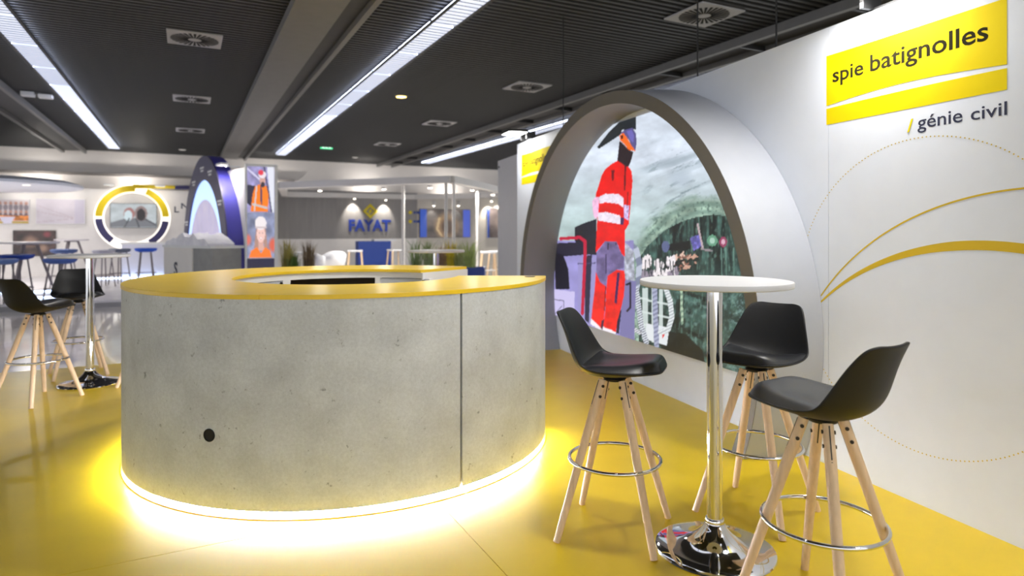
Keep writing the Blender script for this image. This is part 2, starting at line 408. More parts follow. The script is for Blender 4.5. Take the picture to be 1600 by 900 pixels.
# lit picture inside the ring: worker in red beside a tunnel face
def paint_tunnel(x, y):
    p = Paint(x, y); n1 = vnoise(x*0.02, y*0.045, 11, 5); n2 = vnoise(x*0.08+y*0.02, y*0.12, 21, 4); n3 = vnoise(x*0.25, y*0.05, 31, 3)
    k = np.clip((y-250)/160, 0, 1)[..., None]
    base = np.array([216, 226, 240])*(1-k)+np.array([178, 206, 200])*k
    p.c = base*(0.86+0.26*n1)[..., None]*(0.93+0.14*n2)[..., None]
    st = np.clip((vnoise((x+y)*0.008, (y+0.35*x)*0.06, 41, 4)-0.56)*6, 0, 1)*np.clip((x-985)/25, 0, 1)*np.clip((y-205)/40, 0, 1)
    p.put(st, (128, 146, 156), 0.55)
    cr = np.clip((vnoise((x+0.3*y)*0.05, (y+0.45*x)*0.16, 43, 4)-0.62)*9, 0, 1)*np.clip((x-1000)/30, 0, 1)*np.clip((y-215)/30, 0, 1); p.put(cr, (84, 104, 112), 0.5)
    p.disc(1062, 280, 26, 16, (186, 200, 214), 0.7, 0.6)
    # mossy arch round the excavated face
    dm = np.sqrt(((x-1106)/137)**2+((y-470)/168)**2); m = np.clip((1.02-dm)*9+(n2-0.5)*1.2, 0, 1)
    p.put(m, (150, 176, 160)); p.c *= (1+0.35*m*(vnoise(x*0.05, y*0.07, 51)-0.5)*2)[..., None]
    e = np.clip(np.sin(dm*75+n1*7)*0.6+0.4, 0, 1); p.put(m*e, (88, 118, 110), 0.5)
    p.put(m*np.clip((vnoise(x*0.3, y*0.3, 53, 2)-0.6)*6, 0, 1), (58, 82, 78), 0.6)
    face = [(1000, 402), (1012, 384), (1040, 359), (1065, 346), (1089, 339), (1115, 335), (1137, 338), (1150, 345), (1200, 480), (1240, 640), (1000, 560), (995, 470)]
    p.poly(face, (54, 82, 76), 1, 0.7, 0.09, 61)
    fm = p.inside(face)
    p.put(fm*np.clip((vnoise(x*0.17, y*0.012, 71, 3)-0.42)*4, 0, 1), (10, 18, 20), 0.92*np.clip((470-y)/90, 0.25, 1))
    p.put(fm*np.clip((vnoise(x*0.15, y*0.15, 73, 3)-0.55)*5, 0, 1)*np.clip((y-420)/60, 0, 1), (136, 172, 166), 0.6)
    p.put(fm*np.clip((1090-x)/60, 0, 1)*np.clip((y-450)/40, 0, 1), (20, 34, 34), 0.6)
    p.poly([(1046, 540), (1062, 520), (1098, 548), (1100, 575), (1040, 560)], (16, 22, 24), 0.8)
    for a, b in (((1052, 450), (1108, 470)), ((1050, 505), (1100, 530)), ((1060, 470), (1056, 520))): p.line([a, b], 6, (14, 22, 24), 0.7)
    p.put(fm*np.clip((vnoise(x*0.45, y*0.45, 77, 2)-0.55)*5, 0, 1)*np.clip((x-1120)/40, 0, 1)*np.clip((y-380)/60, 0.2, 1), (150, 182, 184), 0.65)
    p.put(fm*np.clip((vnoise(x*0.4, y*0.1, 79, 3)-0.6)*7, 0, 1), (110, 150, 136), 0.6)
    p.poly([(1030, 535), (1046, 518), (1072, 522), (1098, 548), (1104, 580), (1040, 560)], (14, 20, 22), 0.85)
    # boom and drill heads
    p.poly([(1042, 382), (1078, 376), (1080, 390), (1044, 392)], (14, 18, 22))
    p.disc(1040, 385, 6, 9, (96, 104, 150), 0.9)
    p.poly([(1078, 372), (1092, 366), (1098, 384), (1084, 392)], (104, 100, 178), 1, 0.5, 0.3, 5)
    p.line([(1090, 350), (1098, 388)], 3, (190, 170, 176)); p.line([(1096, 389), (1112, 392)], 3, (150, 140, 146))
    p.disc(1113, 376, 8, 9, (104, 158, 130), 1); p.disc(1113, 376, 4, 5, (170, 206, 190), 1)
    p.disc(1130, 378, 6, 8, (150, 60, 96), 1); p.disc(1130, 378, 3, 4, (220, 176, 196), 1)
    for q in (1127, 1134, 1146): p.line([(q, 388), (q+1, 432)], 1.8, (110, 150, 138), 0.8)
    rr = random.Random(3)
    for k in range(16):
        q = [(1052+rr.uniform(-4, 32), 392+rr.uniform(0, 24))]
        for _ in range(4): q.append((q[-1][0]+rr.uniform(-8, 9), q[-1][1]+rr.uniform(-5, 6)))
        p.line(q, rr.uniform(1.5, 3.4), ((236, 200, 182), (150, 100, 84), (206, 160, 140), (24, 24, 26))[k % 4], 0.95)
    for k in range(26):
        cx_, cy_ = 998+rr.uniform(0, 62), 404+rr.uniform(0, 30); r_ = rr.uniform(4, 9)
        p.poly([(cx_+r_*math.cos(t_)*rr.uniform(0.5, 0.9), cy_+r_*1.5*math.sin(t_)*rr.uniform(0.6, 1)) for t_ in np.linspace(0, 2*PI, 8)[:-1]], (242, 234, 238) if k % 4 else (150, 140, 156), 1, 0.12, 0.3, k)
    for k in range(12):
        cx_ = 998+k*5.4; p.line([(cx_, 402+rr.uniform(0, 6)), (cx_+rr.uniform(-3, 3), 424+rr.uniform(0, 8))], 1.8, (40, 46, 52), 0.8)
    # frames, hoses
    for q in ((1004, 450, 1012, 530), (1018, 450, 1024, 535), (1030, 452, 1036, 528)): p.poly([(q[0], q[1]), (q[2], q[1]), (q[2], q[3]), (q[0], q[3])], (214, 226, 224), 0.9)
    for q in (466, 486, 506): p.line([(1000, q), (1046, q+10)], 3, (216, 228, 226), 0.9)
    p.poly([(1010, 505), (1046, 512), (1042, 540), (1008, 530)], (226, 232, 236)); p.poly([(1034, 519), (1039, 523), (1035, 529)], (226, 60, 60))
    def hose(pts, wd, c0, c1, pitch=4.0):
        d = p.line(pts, wd, c0); m = (d < wd/2)
        p.put(m*(np.sin((y+0.5*x)*2*PI/pitch) > 0.15), c1, 0.8)
    hose([(982, 378), (994, 390), (999, 412), (997, 440), (993, 455)], 9, (186, 194, 212), (112, 120, 146), 30)
    hose([(994, 452), (998, 480), (1002, 510), (1010, 535)], 8, (226, 232, 240), (62, 68, 92))
    hose([(1023, 452), (1024, 490), (1026, 540)], 8, (172, 178, 204), (120, 124, 156), 7)
    hose([(1040, 450), (1047, 470), (1050, 495), (1044, 515), (1032, 520)], 8, (230, 236, 238), (160, 168, 176), 5)
    hose([(1064, 440), (1066, 505)], 4, (176, 200, 176), (110, 140, 120), 9)
    hose([(990, 535), (984, 522), (990, 514), (1000, 520)], 6, (234, 236, 242), (70, 74, 96), 3.5)
    # cabinets at the left
    p.poly([(862, 376), (990, 376), (992, 540), (862, 560)], (146, 140, 196), 1, 0.25, 0.03, 81)
    p.poly([(898, 355), (914, 348), (932, 342), (932, 398), (914, 398), (898, 376)], (30, 32, 44), 1, 0.3, 0.1, 83)
    p.poly([(866, 380), (916, 378), (914, 398), (866, 402)], (34, 34, 56)); p.poly([(866, 395), (880, 398), (888, 420), (890, 452), (868, 452)], (20, 18, 36))
    p.poly([(903, 402), (932, 400), (930, 520), (903, 505)], (156, 150, 204)); p.poly([(914, 400), (925, 398), (920, 505), (914, 500)], (44, 42, 66))
    p.line([(903, 412), (930, 411)], 1.5, (70, 66, 110))
    p.poly([(866, 452), (898, 456), (897, 498), (864, 492)], (206, 198, 240)); p.line([(866, 468), (881, 470), (881, 492)], 1.2, (50, 46, 90)); p.line([(868, 490), (878, 478)], 1.2, (80, 76, 120))
    p.line([(876, 373), (906, 371), (914, 377), (914, 400), (910, 490)], 5, (196, 26, 62))
    p.poly([(975, 420), (994, 440), (990, 545), (968, 525)], (126, 122, 172)); p.poly([(976, 378), (990, 392), (992, 440), (976, 436)], (176, 180, 196), 1, 0.4, 0.2, 9)
    p.line([(979, 445), (985, 442), (985, 480), (980, 486)], 3.2, (30, 28, 44))
    # the worker, seen in red coveralls
    def P(k, pts, *a, **kw): p.poly([(860+q/5, 170+r/5) if k == 1 else (860+q/4.5, 330+r/4.5) for q, r in pts], *a, **kw)
    R1, R2 = (236, 16, 12), (248, 38, 28)
    P(1, [(365, 300), (380, 312), (545, 205), (560, 165), (668, 160), (668, 60), (560, 80), (450, 190)], (30, 38, 46), 1, 0.3, 0.2, 2)
    P(1, [(540, 250), (575, 280), (610, 318), (648, 335), (632, 400), (610, 455), (575, 452), (522, 408)], (36, 22, 30))
    P(1, [(545, 190), (590, 160), (640, 148), (668, 195), (674, 265), (662, 332), (636, 290), (610, 240), (575, 205)], (88, 84, 138))
    P(1, [(594, 172), (636, 165), (655, 210), (648, 268), (622, 240)], (112, 106, 186))
    P(1, [(540, 208), (570, 188), (600, 228), (622, 270), (666, 330), (612, 322), (575, 272), (545, 248)], (250, 112, 30)); P(1, [(548, 212), (566, 206), (568, 232), (552, 238)], (84, 26, 22))
    P(1, [(525, 405), (480, 430), (430, 470), (400, 520), (380, 590), (355, 665), (352, 700), (372, 900), (610, 900), (622, 800), (632, 700), (642, 560), (635, 490), (610, 450), (585, 448), (560, 430)], R1, 1, 0.10, 0.07, 5)
    P(2, [(330, 40), (555, 0), (552, 90), (525, 135), (522, 320), (500, 300), (465, 215), (385, 210), (345, 260), (318, 292)], R1, 1, 0.12, 0.09, 6)
    P(1, [(578, 445), (592, 445), (586, 640), (574, 640)], (96, 6, 18)); P(1, [(475, 480), (500, 480), (494, 560), (480, 560)], (110, 8, 22)); P(1, [(600, 650), (610, 650), (604, 760), (596, 760)], (150, 8, 16))
    P(1, [(380, 688), (430, 665), (530, 665), (570, 698), (572, 772), (530, 742), (430, 730), (385, 742)], (240, 228, 244), 1, 0.12, 0.35, 6)
    P(1, [(372, 815), (430, 805), (545, 835), (548, 902), (430, 882), (370, 872)], (240, 228, 244), 1, 0.12, 0.35, 7)
    P(1, [(575, 752), (616, 755), (608, 872), (575, 852)], (206, 186, 236), 1, 0.4, 0.4, 8); P(1, [(548, 850), (575, 850), (572, 905), (548, 905)], (70, 40, 90))
    P(1, [(326, 720), (352, 690), (382, 692), (372, 840), (350, 862), (334, 820)], (240, 186, 220), 1, 0.2, 0.2, 4)
    P(2, [(385, 210), (465, 215), (490, 280), (520, 330), (516, 400), (470, 410), (402, 455), (388, 526), (350, 500), (324, 440), (325, 292), (350, 262)], (112, 100, 146), 1, 0.3, 0.12, 7)
    P(2, [(388, 300), (396, 300), (394, 440), (386, 440)], (66, 56, 96)); P(2, [(402, 225), (412, 225), (408, 270), (402, 270)], (50, 40, 70)); P(2, [(456, 220), (464, 220), (464, 240), (456, 240)], (50, 40, 70))
    P(2, [(320, 432), (350, 500), (388, 526), (386, 640), (376, 760), (360, 832), (288, 755), (295, 680), (310, 560)], R2, 1, 0.2, 0.1, 8)
    P(2, [(402, 455), (470, 410), (520, 420), (526, 480), (516, 600), (492, 700), (470, 780), (460, 852), (370, 815), (385, 700), (392, 560)], R2, 1, 0.2, 0.1, 9)
    P(2, [(384, 530), (392, 530), (384, 700), (376, 700)], (150, 10, 14)); P(2, [(470, 430), (488, 430), (466, 656), (450, 640)], (54, 30, 84)); P(2, [(490, 700), (500, 690), (482, 860), (462, 860), (468, 780)], (40, 34, 62)); P(2, [(360, 770), (378, 760), (368, 832), (354, 826)], (60, 30, 60))
    P(2, [(285, 755), (320, 785), (360, 828), (356, 838), (282, 795)], (246, 240, 248)); P(2, [(370, 812), (462, 850), (456, 866), (366, 836)], (246, 240, 248))
    return p.c
sc = thing('video_screen', 'bright screen in the grey ring showing a worker in red at a tunnel face', 'screen', W(RU, 0, 0.36), RW)
st = 0.008
UX = np.arange(-1.93, 1.93, st); ZZ = np.arange(0.36, 2.285, st)
GX, GZ = np.meshgrid(UX, ZZ)
wx = WP.x+WT.x*(RU-GX)+WN.x*0.012; wy = WP.y+WT.y*(RU-GX)+WN.y*0.012
keep = (GX/(RA-0.05))**2+((GZ-RC)/(RB-0.05))**2 < 1
co = np.stack([GX, np.full(GX.shape, -0.012), GZ-0.36], -1)
print_mesh('screen_picture', co, paint_tunnel(CX+F*wx/wy, HY+F*(EYE-GZ)/wy), picture_mat('tunnel_picture', SCREEN_POWER), sc, keep)
th = [(x, z) for x, z in ell(RA-0.05, RB-0.05, 60) if 0.36 <= z <= 2.285]
MB().prism([(x, z-0.36) for x, z in th], -0.010, -0.001).build('screen_body', M_blackm, sc)

# ================================================================= WALL GRAPHICS
def wall_logo(u0, label):
    """yellow two-part logo; u0 is the wall position of its right edge"""
    t = thing('wall_logo', label, 'logo', W(u0, 0, 1.77), RW, None)
    h = lambda z: z-1.77
    xs = [-0.948+0.948*k/24 for k in range(25)]; k2 = [math.sin(PI*k/24) for k in range(25)]
    MB().band([(x, h(1.996+0.026*q)) for x, q in zip(xs, k2)], [(x, h(2.274)) for x in xs], -0.0012, -0.0004).build('logo_panel', M_logo, t)
    MB().band([(x, h(1.891)) for x in xs], [(x, h(1.981+0.005*q)) for x, q in zip(xs, k2)], -0.0012, -0.0004).build('logo_panel', M_logo, t)
    text('lettering', 'spie', M_ink, t, -0.905, h(2.092), 0.200, 0.100, -0.0013, 0.0004, 0.014)
    text('lettering', 'batignolles', M_ink, t, -0.665, h(2.092), 0.59, 0.115, -0.0013, 0.0004, 0.014)
    text('lettering', 'génie', M_navy, t, -0.402, h(1.766), 0.215, 0.080, -0.0005, 0.0006, 0.006)
    text('lettering', 'civil', M_navy, t, -0.150, h(1.785), 0.15, 0.058, -0.0005, 0.0006, 0.006)
    text('slash', '/', M_logo, t, -0.455, h(1.778), 0.03, 0.062, -0.0005, 0.002, 0.004)
    return t
wall_logo(0.065, 'yellow logo with dark lettering high on the white wall above the gold arcs')
wall_logo(4.982, 'yellow logo partly hidden behind the grey ring at the far wall end')
def arc(cu, ch, r0, r1, a0, a1, name, label, n=50):
    t = [math.radians(a0+(a1-a0)*k/n) for k in range(n+1)]
    o = MB().band([(-(cu)+r0(k)*math.cos(q), ch+r0(k)*math.sin(q)-0.9) for k, q in enumerate(t)], [(-(cu)+r1(k)*math.cos(q), ch+r1(k)*math.sin(q)-0.9) for k, q in enumerate(t)], -0.0012, -0.0004).build(name, M_gold, None)
    o.location = W(0, 0, 0.9); o.rotation_euler = (0, 0, RW); return tag(o, label, 'wall graphic')
arc(0.164, -0.101, lambda k: 1.339-0.004-0.017*min(1, k/26), lambda k: 1.339+0.004+0.017*min(1, k/26), 133.0, 60, 'gold_arc', 'thick gold arc printed low on the white wall')
arc(-0.057, 0.068, lambda k: 1.408-0.004, lambda k: 1.408+0.004, 142, 62, 'gold_arc', 'thin gold arc printed above the thick one on the white wall')
b = MB()
for k in range(230):
    a = 2*PI*k/230; x, z = 0.748*math.cos(a), 0.748*math.sin(a); r = 0.0034
    if not 0.45-x < 2.3: continue
    b.prism([(x+r*math.cos(q*PI/3), z+r*math.sin(q*PI/3)) for q in range(6)], -0.0012, -0.0004)
o = b.build('dotted_circle', M_gold); o.location = W(0.453, 0, 0.996); o.rotation_euler = (0, 0, RW)
tag(o, 'large circle of tiny gold dots printed on the white wall', 'wall graphic')

# floodlights clamped on the wall's top edge
def flood(u, label):
    t = thing('floodlight', label, 'floodlight', W(u, 0.0, 2.432), RW)
    MB().box(-0.16, 0.16, -0.31, -0.06, 0.075, 0.105).build('lamp_head', M_blackm, t, bevel=0.006)
    MB().box(-0.145, 0.145, -0.295, -0.075, 0.070, 0.0749).build('lens', M_flood, t)
    for x in (-0.1, 0.1): MB().box(x-0.012, x+0.012, -0.07, 0.05, 0.004, 0.09).build('arm', M_blackm, t)
    MB().box(-0.12, 0.12, 0.0, 0.06, 0.0005, 0.012).build('clamp', M_blackm, t)
    L = bpy.data.lights.new('flood_beam', 'AREA'); L.shape = 'RECTANGLE'; L.size = 0.28; L.size_y = 0.21
    L.energy = FLOOD_POWER; L.color = (1.0, 0.99, 0.98)
    lo = bpy.data.objects.new('flood_beam', L); COL.objects.link(lo); lo.parent = t; lo.location = (0, -0.185, 0.066)
    lo.rotation_euler = (math.radians(-14), 0, 0)
flood(0.62, 'flat floodlight clamped to the wall top above the yellow logo by the gold arcs')
flood(-1.5, 'added unseen floodlight clamped to the wall top near the front end of the white wall')  # third floodlight, added out of view to brighten stools and floor
flood(5.68, 'flat floodlight clamped to the wall top beyond the grey ring')

# ================================================================= BAR STOOLS AND HIGH TABLES
PROF = [(.216, .714, .045, .0), (.213, .715, .085, .002), (.206, .715, .122, .005), (.192, .713, .152, .010), (.166, .706, .178, .018), (.12, .694, .195, .030), (.04, .680, .203, .042), (-.04, .675, .205, .050),
        (-.10, .682, .203, .056), (-.145, .708, .198, .060), (-.170, .75, .190, .058), (-.187, .80, .176, .05), (-.203, .85, .160, .042), (-.222, .90, .143, .03), (-.234, .928, .127, .022), (-.241, .940, .105, .014), (-.244, .946, .07, .008)]
def prof_at(i, v, off=0.0, wk=1.0):
    a, b = PROF[max(0, i-1)], PROF[min(len(PROF)-1, i+1)]
    T = Vector((b[0]-a[0], b[1]-a[1])).normalized(); N = Vector((T.y, -T.x)); x, z, hw, cu = PROF[i]
    q = Vector((x, z))+N*(cu*abs(v*wk)**2.2+off)
    return (q.x, v*hw*wk, q.y)
def make_stool(label, group):
    t = thing('bar_stool', label, 'bar stool', (0, 0, 0), 0, group)
    nv = 13; b = MB(); n = len(PROF)
    b.add([prof_at(i, -1+2*j/(nv-1)) for i in range(n) for j in range(nv)], [(i*nv+j, i*nv+j+1, (i+1)*nv+j+1, (i+1)*nv+j) for i in range(n-1) for j in range(nv-1)])
    sh = b.build('seat_shell', M_blk, t, True); sh['label'] = 'black moulded shell with curved back'
    so = sh.modifiers.new('thick', 'SOLIDIFY'); so.thickness = 0.010; so.offset = 0
    ss = sh.modifiers.new('round', 'SUBSURF'); ss.levels = 1; ss.render_levels = 2
    b = MB(); rows = list(range(1, 10)); nr = len(rows); vs = []
    for lay in (0, 1):
        for k, i in enumerate(rows):
            for j in range(nv):
                v = -1+2*j/(nv-1); e = (1-abs(v)**6)*(1-abs(2*k/(nr-1)-1)**5)
                vs.append(prof_at(i, v, 0.006+(0.046*e if lay else 0), 0.93))
    m = nr*nv
    q = [(i*nv+j, i*nv+j+1, (i+1)*nv+j+1, (i+1)*nv+j) for i in range(nr-1) for j in range(nv-1)]
    fs = [tuple(reversed(f)) for f in q]+[tuple(x+m for x in f) for f in q]
    b.add(vs, fs); cu = b.build('seat_cushion', M_cush, t, True)
    ss = cu.modifiers.new('round', 'SUBSURF'); ss.levels = 1; ss.render_levels = 2
    br = MB().lathe([(0.045, 0.652), (0.05, 0.662), (0.04, 0.671)], 24).build('bracket', M_blackm, t)
    zt, rt, rf = 0.66, 0.062, 0.285
    for k in range(4):
        a = PI/4+k*PI/2; c, s = math.cos(a), math.sin(a)
        P = lambda z, o=0.0: Vector(((rt+(rf-rt)*(1-z/zt)+o)*c, (rt+(rf-rt)*(1-z/zt)+o)*s, z))
        lg = MB().tube([P(0.001), P(0.30), P(0.55), P(zt)], [0.0145, 0.0175, 0.019, 0.0175], 14).build('leg', M_wood, t, True)
        MB().box(-0.002, 0.002, -0.021, 0.021, 0.55, 0.659).build('slot_plate', M_blackm, lg)
        pl = [x for x in bpy.data.objects if x.parent == lg and x.name.startswith('slot_plate')][0]
        th = math.atan2(rf-rt, zt)
        me = pl.data
        for v in me.vertices:                      # plate lies in the leg's vertical plane
            q = P(v.co.z, v.co.y*0.93); nrm = Vector((-s, c, 0)); v.co = q+nrm*v.co.x
        for z in (0.635, 0.592):
            q = P(z); nrm = Vector((-s, c, 0))
            MB().tube([q-nrm*0.0215, q+nrm*0.0215], 0.0065, 10).build('bolt', M_bolt, lg, True)
    MB().tube([(0.196*math.cos(2*PI*k/48), 0.196*math.sin(2*PI*k/48), 0.312) for k in range(48)], 0.008, 10, True).build('foot_ring', M_chr, t, True)
    return t
ST = [((0.447, 2.787), -21.5, 'black bar stool between the round counter and the chrome table before the screen', 'stools at the table by the gold arcs'),
      ((1.135, 2.97), 225, 'black bar stool between the chrome table and the grey ring', 'stools at the table by the gold arcs'),
      ((1.062, 2.185), 122, 'black bar stool standing nearest the wall with the gold arcs', 'stools at the table by the gold arcs'),
      ((-3.65, 4.93), 73, 'black bar stool at the chrome table by the hall floor, farther from the white platform', 'stools at the table by the hall floor'),
      ((-3.93, 5.80), -50, 'black bar stool at the chrome table by the hall floor, closer to the white platform', 'stools at the table by the hall floor'),
      ((-3.03, 5.45), 165, 'black bar stool mostly hidden between the chrome table and the round counter', 'stools at the table by the hall floor')]
proto = None
for (x, y), a, lb, gr in ST:
    if proto is None: o = proto = make_stool(lb, gr)
    else: o = copy_tree(proto); tag(o, lb, 'bar stool', gr)
    o.location = (x, y, 0); o.rotation_euler = (0, 0, math.radians(a))
def make_table(label):
    t = thing('high_table', label, 'table', (0, 0, 0))
    MB().lathe([(0.29, 1.076), (0.297, 1.077), (0.300, 1.080), (0.300, 1.096), (0.298, 1.099)], 64).build('table_top', mat('table_white', (214, 213, 214), 0.45), t, True)
    MB().lathe([(0.09, 1.068), (0.09, 1.0758)], 32).build('top_plate', M_blackm, t)
    MB().lathe([(0.031, 0.118), (0.031, 1.068)], 32).build('pole', M_chr, t, True)
    MB().lathe([(0.0375, 0.108), (0.0385, 0.112), (0.0385, 0.126), (0.036, 0.130), (0.032, 0.131)], 32).build('collar', M_chr, t, True)
    MB().lathe([(0.237, 0.0), (0.239, 0.004), (0.236, 0.010), (0.222, 0.016), (0.19, 0.022), (0.155, 0.029), (0.122, 0.039), (0.092, 0.053), (0.068, 0.072), (0.05, 0.093), (0.041, 0.108), (0.036, 0.112)], 64).build('base', M_chr, t, True)
    return t
tb = make_table('round white high table on a chrome trumpet base in front of the screen'); tb.location = (0.828, 2.614, 0)
o = copy_tree(tb); o['label'] = 'round white high table on chrome base by the hall floor edge and two black stools'; o.location = (-3.60, 5.46, 0)
for x in (tb, o): x['group'] = 'white high tables on the yellow floor'
o = copy_tree(tb); o['label'] = 'round white high table standing beyond the counter in front of the grasses'; o.location = (-0.80, 6.75, 0); o['group'] = 'white high tables on the yellow floor'

# ================================================================= CEILING FITTINGS
def strip(s, d0, d1, label):
    t = thing('ceiling_light', label, 'ceiling light', hall(s, d0, HC-0.07), RH, 'rows of ceiling light panels')
    L = 1.24; n = int((d1-d0)/L)
    pa = MB().box(-0.135, 0.135, 0.045, L-0.045, 0.0, 0.04); fr = MB().box(-0.165, -0.1355, 0, L, -0.014, 0.004); sd = MB().box(-0.138, -0.1355, 0.03, L-0.03, 0.006, 0.036); lv = MB().box(-0.136, 0.136, -0.003, 0.003, -0.006, -0.001)
    first = {}
    def put(nm, b, m, y, x=0.0, par=None):
        if nm not in first: o = first[nm] = b.build(nm, m, par or t)
        else: o = first[nm].copy(); COL.objects.link(o); o.parent = par or t
        o.location = (x, y, 0); return o
    for k in range(n):
        y = k*L
        put('light_panel', pa, M_strip, y)
        put('side_frame', fr, M_slat, y); put('side_frame', fr, M_slat, y, 0.3005); put('side_glow', sd, M_side, y); put('side_glow', sd, M_side, y, 0.2735)
        if d0+y < 12:
            for q in range(12): put('louvre', lv, M_slat, y+0.05+q*0.1)
    return t
strip(-1.75, 1.0, 21.0, 'long row of fluorescent panels leading towards the round yellow and purple emblem')
strip(2.54, -2.0, 21.0, 'long row of fluorescent panels running over the round counter')
strip(7.22, 2.0, 21.0, 'long row of fluorescent panels passing behind the white wall')
def projector(s, d, target, power, label, size=95):  # lamps added out of view to brighten the counter top and floor
    P = hall(s, d, HC-0.11); t = thing('added_projector', label, 'projector', P, 0, 'added projectors on the ceiling channel')
    dr = (Vector(target)-P).normalized(); q0 = Vector((0, 0, -0.16))
    MB().tube([(0, 0, 0.0), (0, 0, -0.10)], 0.012, 8).build('stem', M_blackm, t); MB().tube([q0-dr*0.09, q0+dr*0.09], 0.055, 16).build('lamp_head', M_blackm, t, True); MB().tube([q0+dr*0.0905, q0+dr*0.095], 0.048, 16).build('lens', M_flood, t)
    L = bpy.data.lights.new('added_beam', 'SPOT'); L.energy = power; L.spot_size = math.radians(size); L.spot_blend = 0.9; L.shadow_soft_size = 0.12; L.color = (1, 0.98, 0.95)
    o = bpy.data.objects.new('added_beam', L); COL.objects.link(o); o.parent = t; o.location = q0+dr*0.11; o.rotation_euler = dr.to_track_quat('-Z', 'Y').to_euler()
projector(1.68, 3.6, (-1.4, 4.4, 1.0), 170, 'added unseen projector on the ceiling channel aimed at the round counter')
projector(1.68, 2.0, (0.7, 3.4, 0.3), 120, 'added unseen projector on the ceiling channel aimed at the high table')
projector(1.68, 5.2, (-3.4, 5.6, 0.0), 150, 'added unseen projector on the ceiling channel aimed at the stools left of the counter')
vb = None
def vent(s, d, label):
    global vb
    if vb is None:
        t = vb = thing('air_vent', label, 'air vent', hall(s, d, HC-0.02), RH, 'square swirl vents in the ceiling')
        MB().box(-0.3, 0.3, -0.3, 0.3, 0.0, 0.018).build('vent_plate', mat('vent_grey', (176, 174, 176), 0.5), t, bevel=0.004)
        MB().lathe([(0.05, -0.008), (0.06, -0.001)], 24).build('hub', mat('vent_grey', (176, 174, 176), 0.5), t)
        f = None
        for k in range(28):
            if f is None: o = f = MB().add([(0.075, -0.006, -0.003), (0.265, -0.016, -0.003), (0.265, 0.016, -0.003), (0.075, 0.006, -0.003), (0.075, -0.006, -0.0005), (0.265, -0.016, -0.0005), (0.265, 0.016, -0.0005), (0.075, 0.006, -0.0005)],
                                             [(0, 1, 2, 3), (4, 7, 6, 5), (0, 4, 5, 1), (1, 5, 6, 2), (2, 6, 7, 3), (3, 7, 4, 0)]).build('swirl_slot', M_dark, t)
            else: o = f.copy(); COL.objects.link(o); o.parent = t
            o.rotation_euler = (0, 0, 2*PI*k/28)
    else: t = copy_tree(vb); tag(t, label)
    t.location = hall(s, d, HC-0.02)
vent(0.1, 8.71, 'square ceiling vent farthest from the purple arch in the row leading to it')
vent(0.1, 12.69, 'middle square ceiling vent of the row leading to the purple arch')
vent(0.1, 16.64, 'square ceiling vent closest to the purple arch in the row leading to it')
vent(5.0, 5.23, 'square swirl vent beside the service channel above the grey ring')
vent(4.94, 9.15, 'square swirl vent beyond the one above the grey ring')
vent(4.91, 13.1, 'square swirl vent over the way to the grey stand')
vent(4.85, 16.9, 'square swirl vent closest to the grey stand with blue lettering')
def downlight(x, y, rgb, e, label):
    P = at(x, y, F*(HC-0.01-EYE)/(HY-y))
    t = thing('downlight', label, 'downlight', P, 0)
    MB().lathe([(0.10, -0.004), (0.115, 0.012)], 24).build('housing', M_rail, t); MB().lathe([(0.085, -0.008), (0.085, -0.0045)], 24).build('lens', mat('down_%d' % x, rgb, 0.4, emit=e), t)
downlight(627, 151, (255, 214, 110), 9, 'small warm round downlight in the dark ceiling')
downlight(285, 234, (196, 190, 184), 0.6, 'small pale round downlight near the back wall above the purple arch')
downlight(555, 246, (196, 190, 184), 0.6, 'small pale round downlight near the back wall above the grey stand')
P = at(510, 229, 18.0)
t = thing('exit_sign', 'small green lit exit sign hanging from the dark ceiling', 'exit sign', P, RH)
MB().box(-0.17, 0.17, -0.02, 0.02, -0.07, 0.07).build('sign_body', mat('exit_green', (70, 190, 130), 0.4, emit=1.3), t)
for x, w_ in ((-0.08, 0.06), (0.0, 0.05), (0.09, 0.06)): MB().box(x-w_/2, x+w_/2, -0.024, -0.0205, -0.045, 0.045).build('pictogram', mat('exit_white', (235, 255, 240), 0.4, emit=1.5), t)
MB().tube([(0, 0, 0.07), (0, 0, HC-P.z)], 0.008, 6).build('hanger', M_blackm, t)
# white wireless unit on the ceiling at the left
P = at(60, 150, F*(HC-0.06-EYE)/(HY-150))
t = thing('ceiling_sensor', 'small white box with bracket fixed under the ceiling at the light row', 'sensor', P, RH)
MB().box(-0.24, -0.05, -0.08, 0.08, -0.02, 0.055).build('housing', M_wht, t, bevel=0.01); MB().box(0.0, 0.2, -0.07, 0.09, -0.03, 0.03).build('housing', M_wht, t, bevel=0.01); MB().box(-0.06, 0.02, -0.03, 0.03, 0.02, 0.058).build('bracket', M_rail, t)
# suspension cables above the wall and ring
for (x, lb) in ((880, 'thin black suspension cable dropping behind the top of the grey ring'), (1213, 'thin black suspension cable meeting the white wall top near the yellow logo'), (1090, 'thin black suspension cable meeting the white wall top beside the grey ring')):
    Z = 2.8375/(0.94343*(x-CX)/F+0.33156)+0.05; y1 = HY-(2.43-EYE)*F/Z; y0 = 0
    a, b = at(x, y1, Z), at(x, y0, Z); top = HC+0.02
    o = MB().tube([(0, 0, 0), (0, 0, top-a.z)], 0.006, 6).build('suspension_cable', M_blackm); o.location = a; tag(o, lb, 'cable')

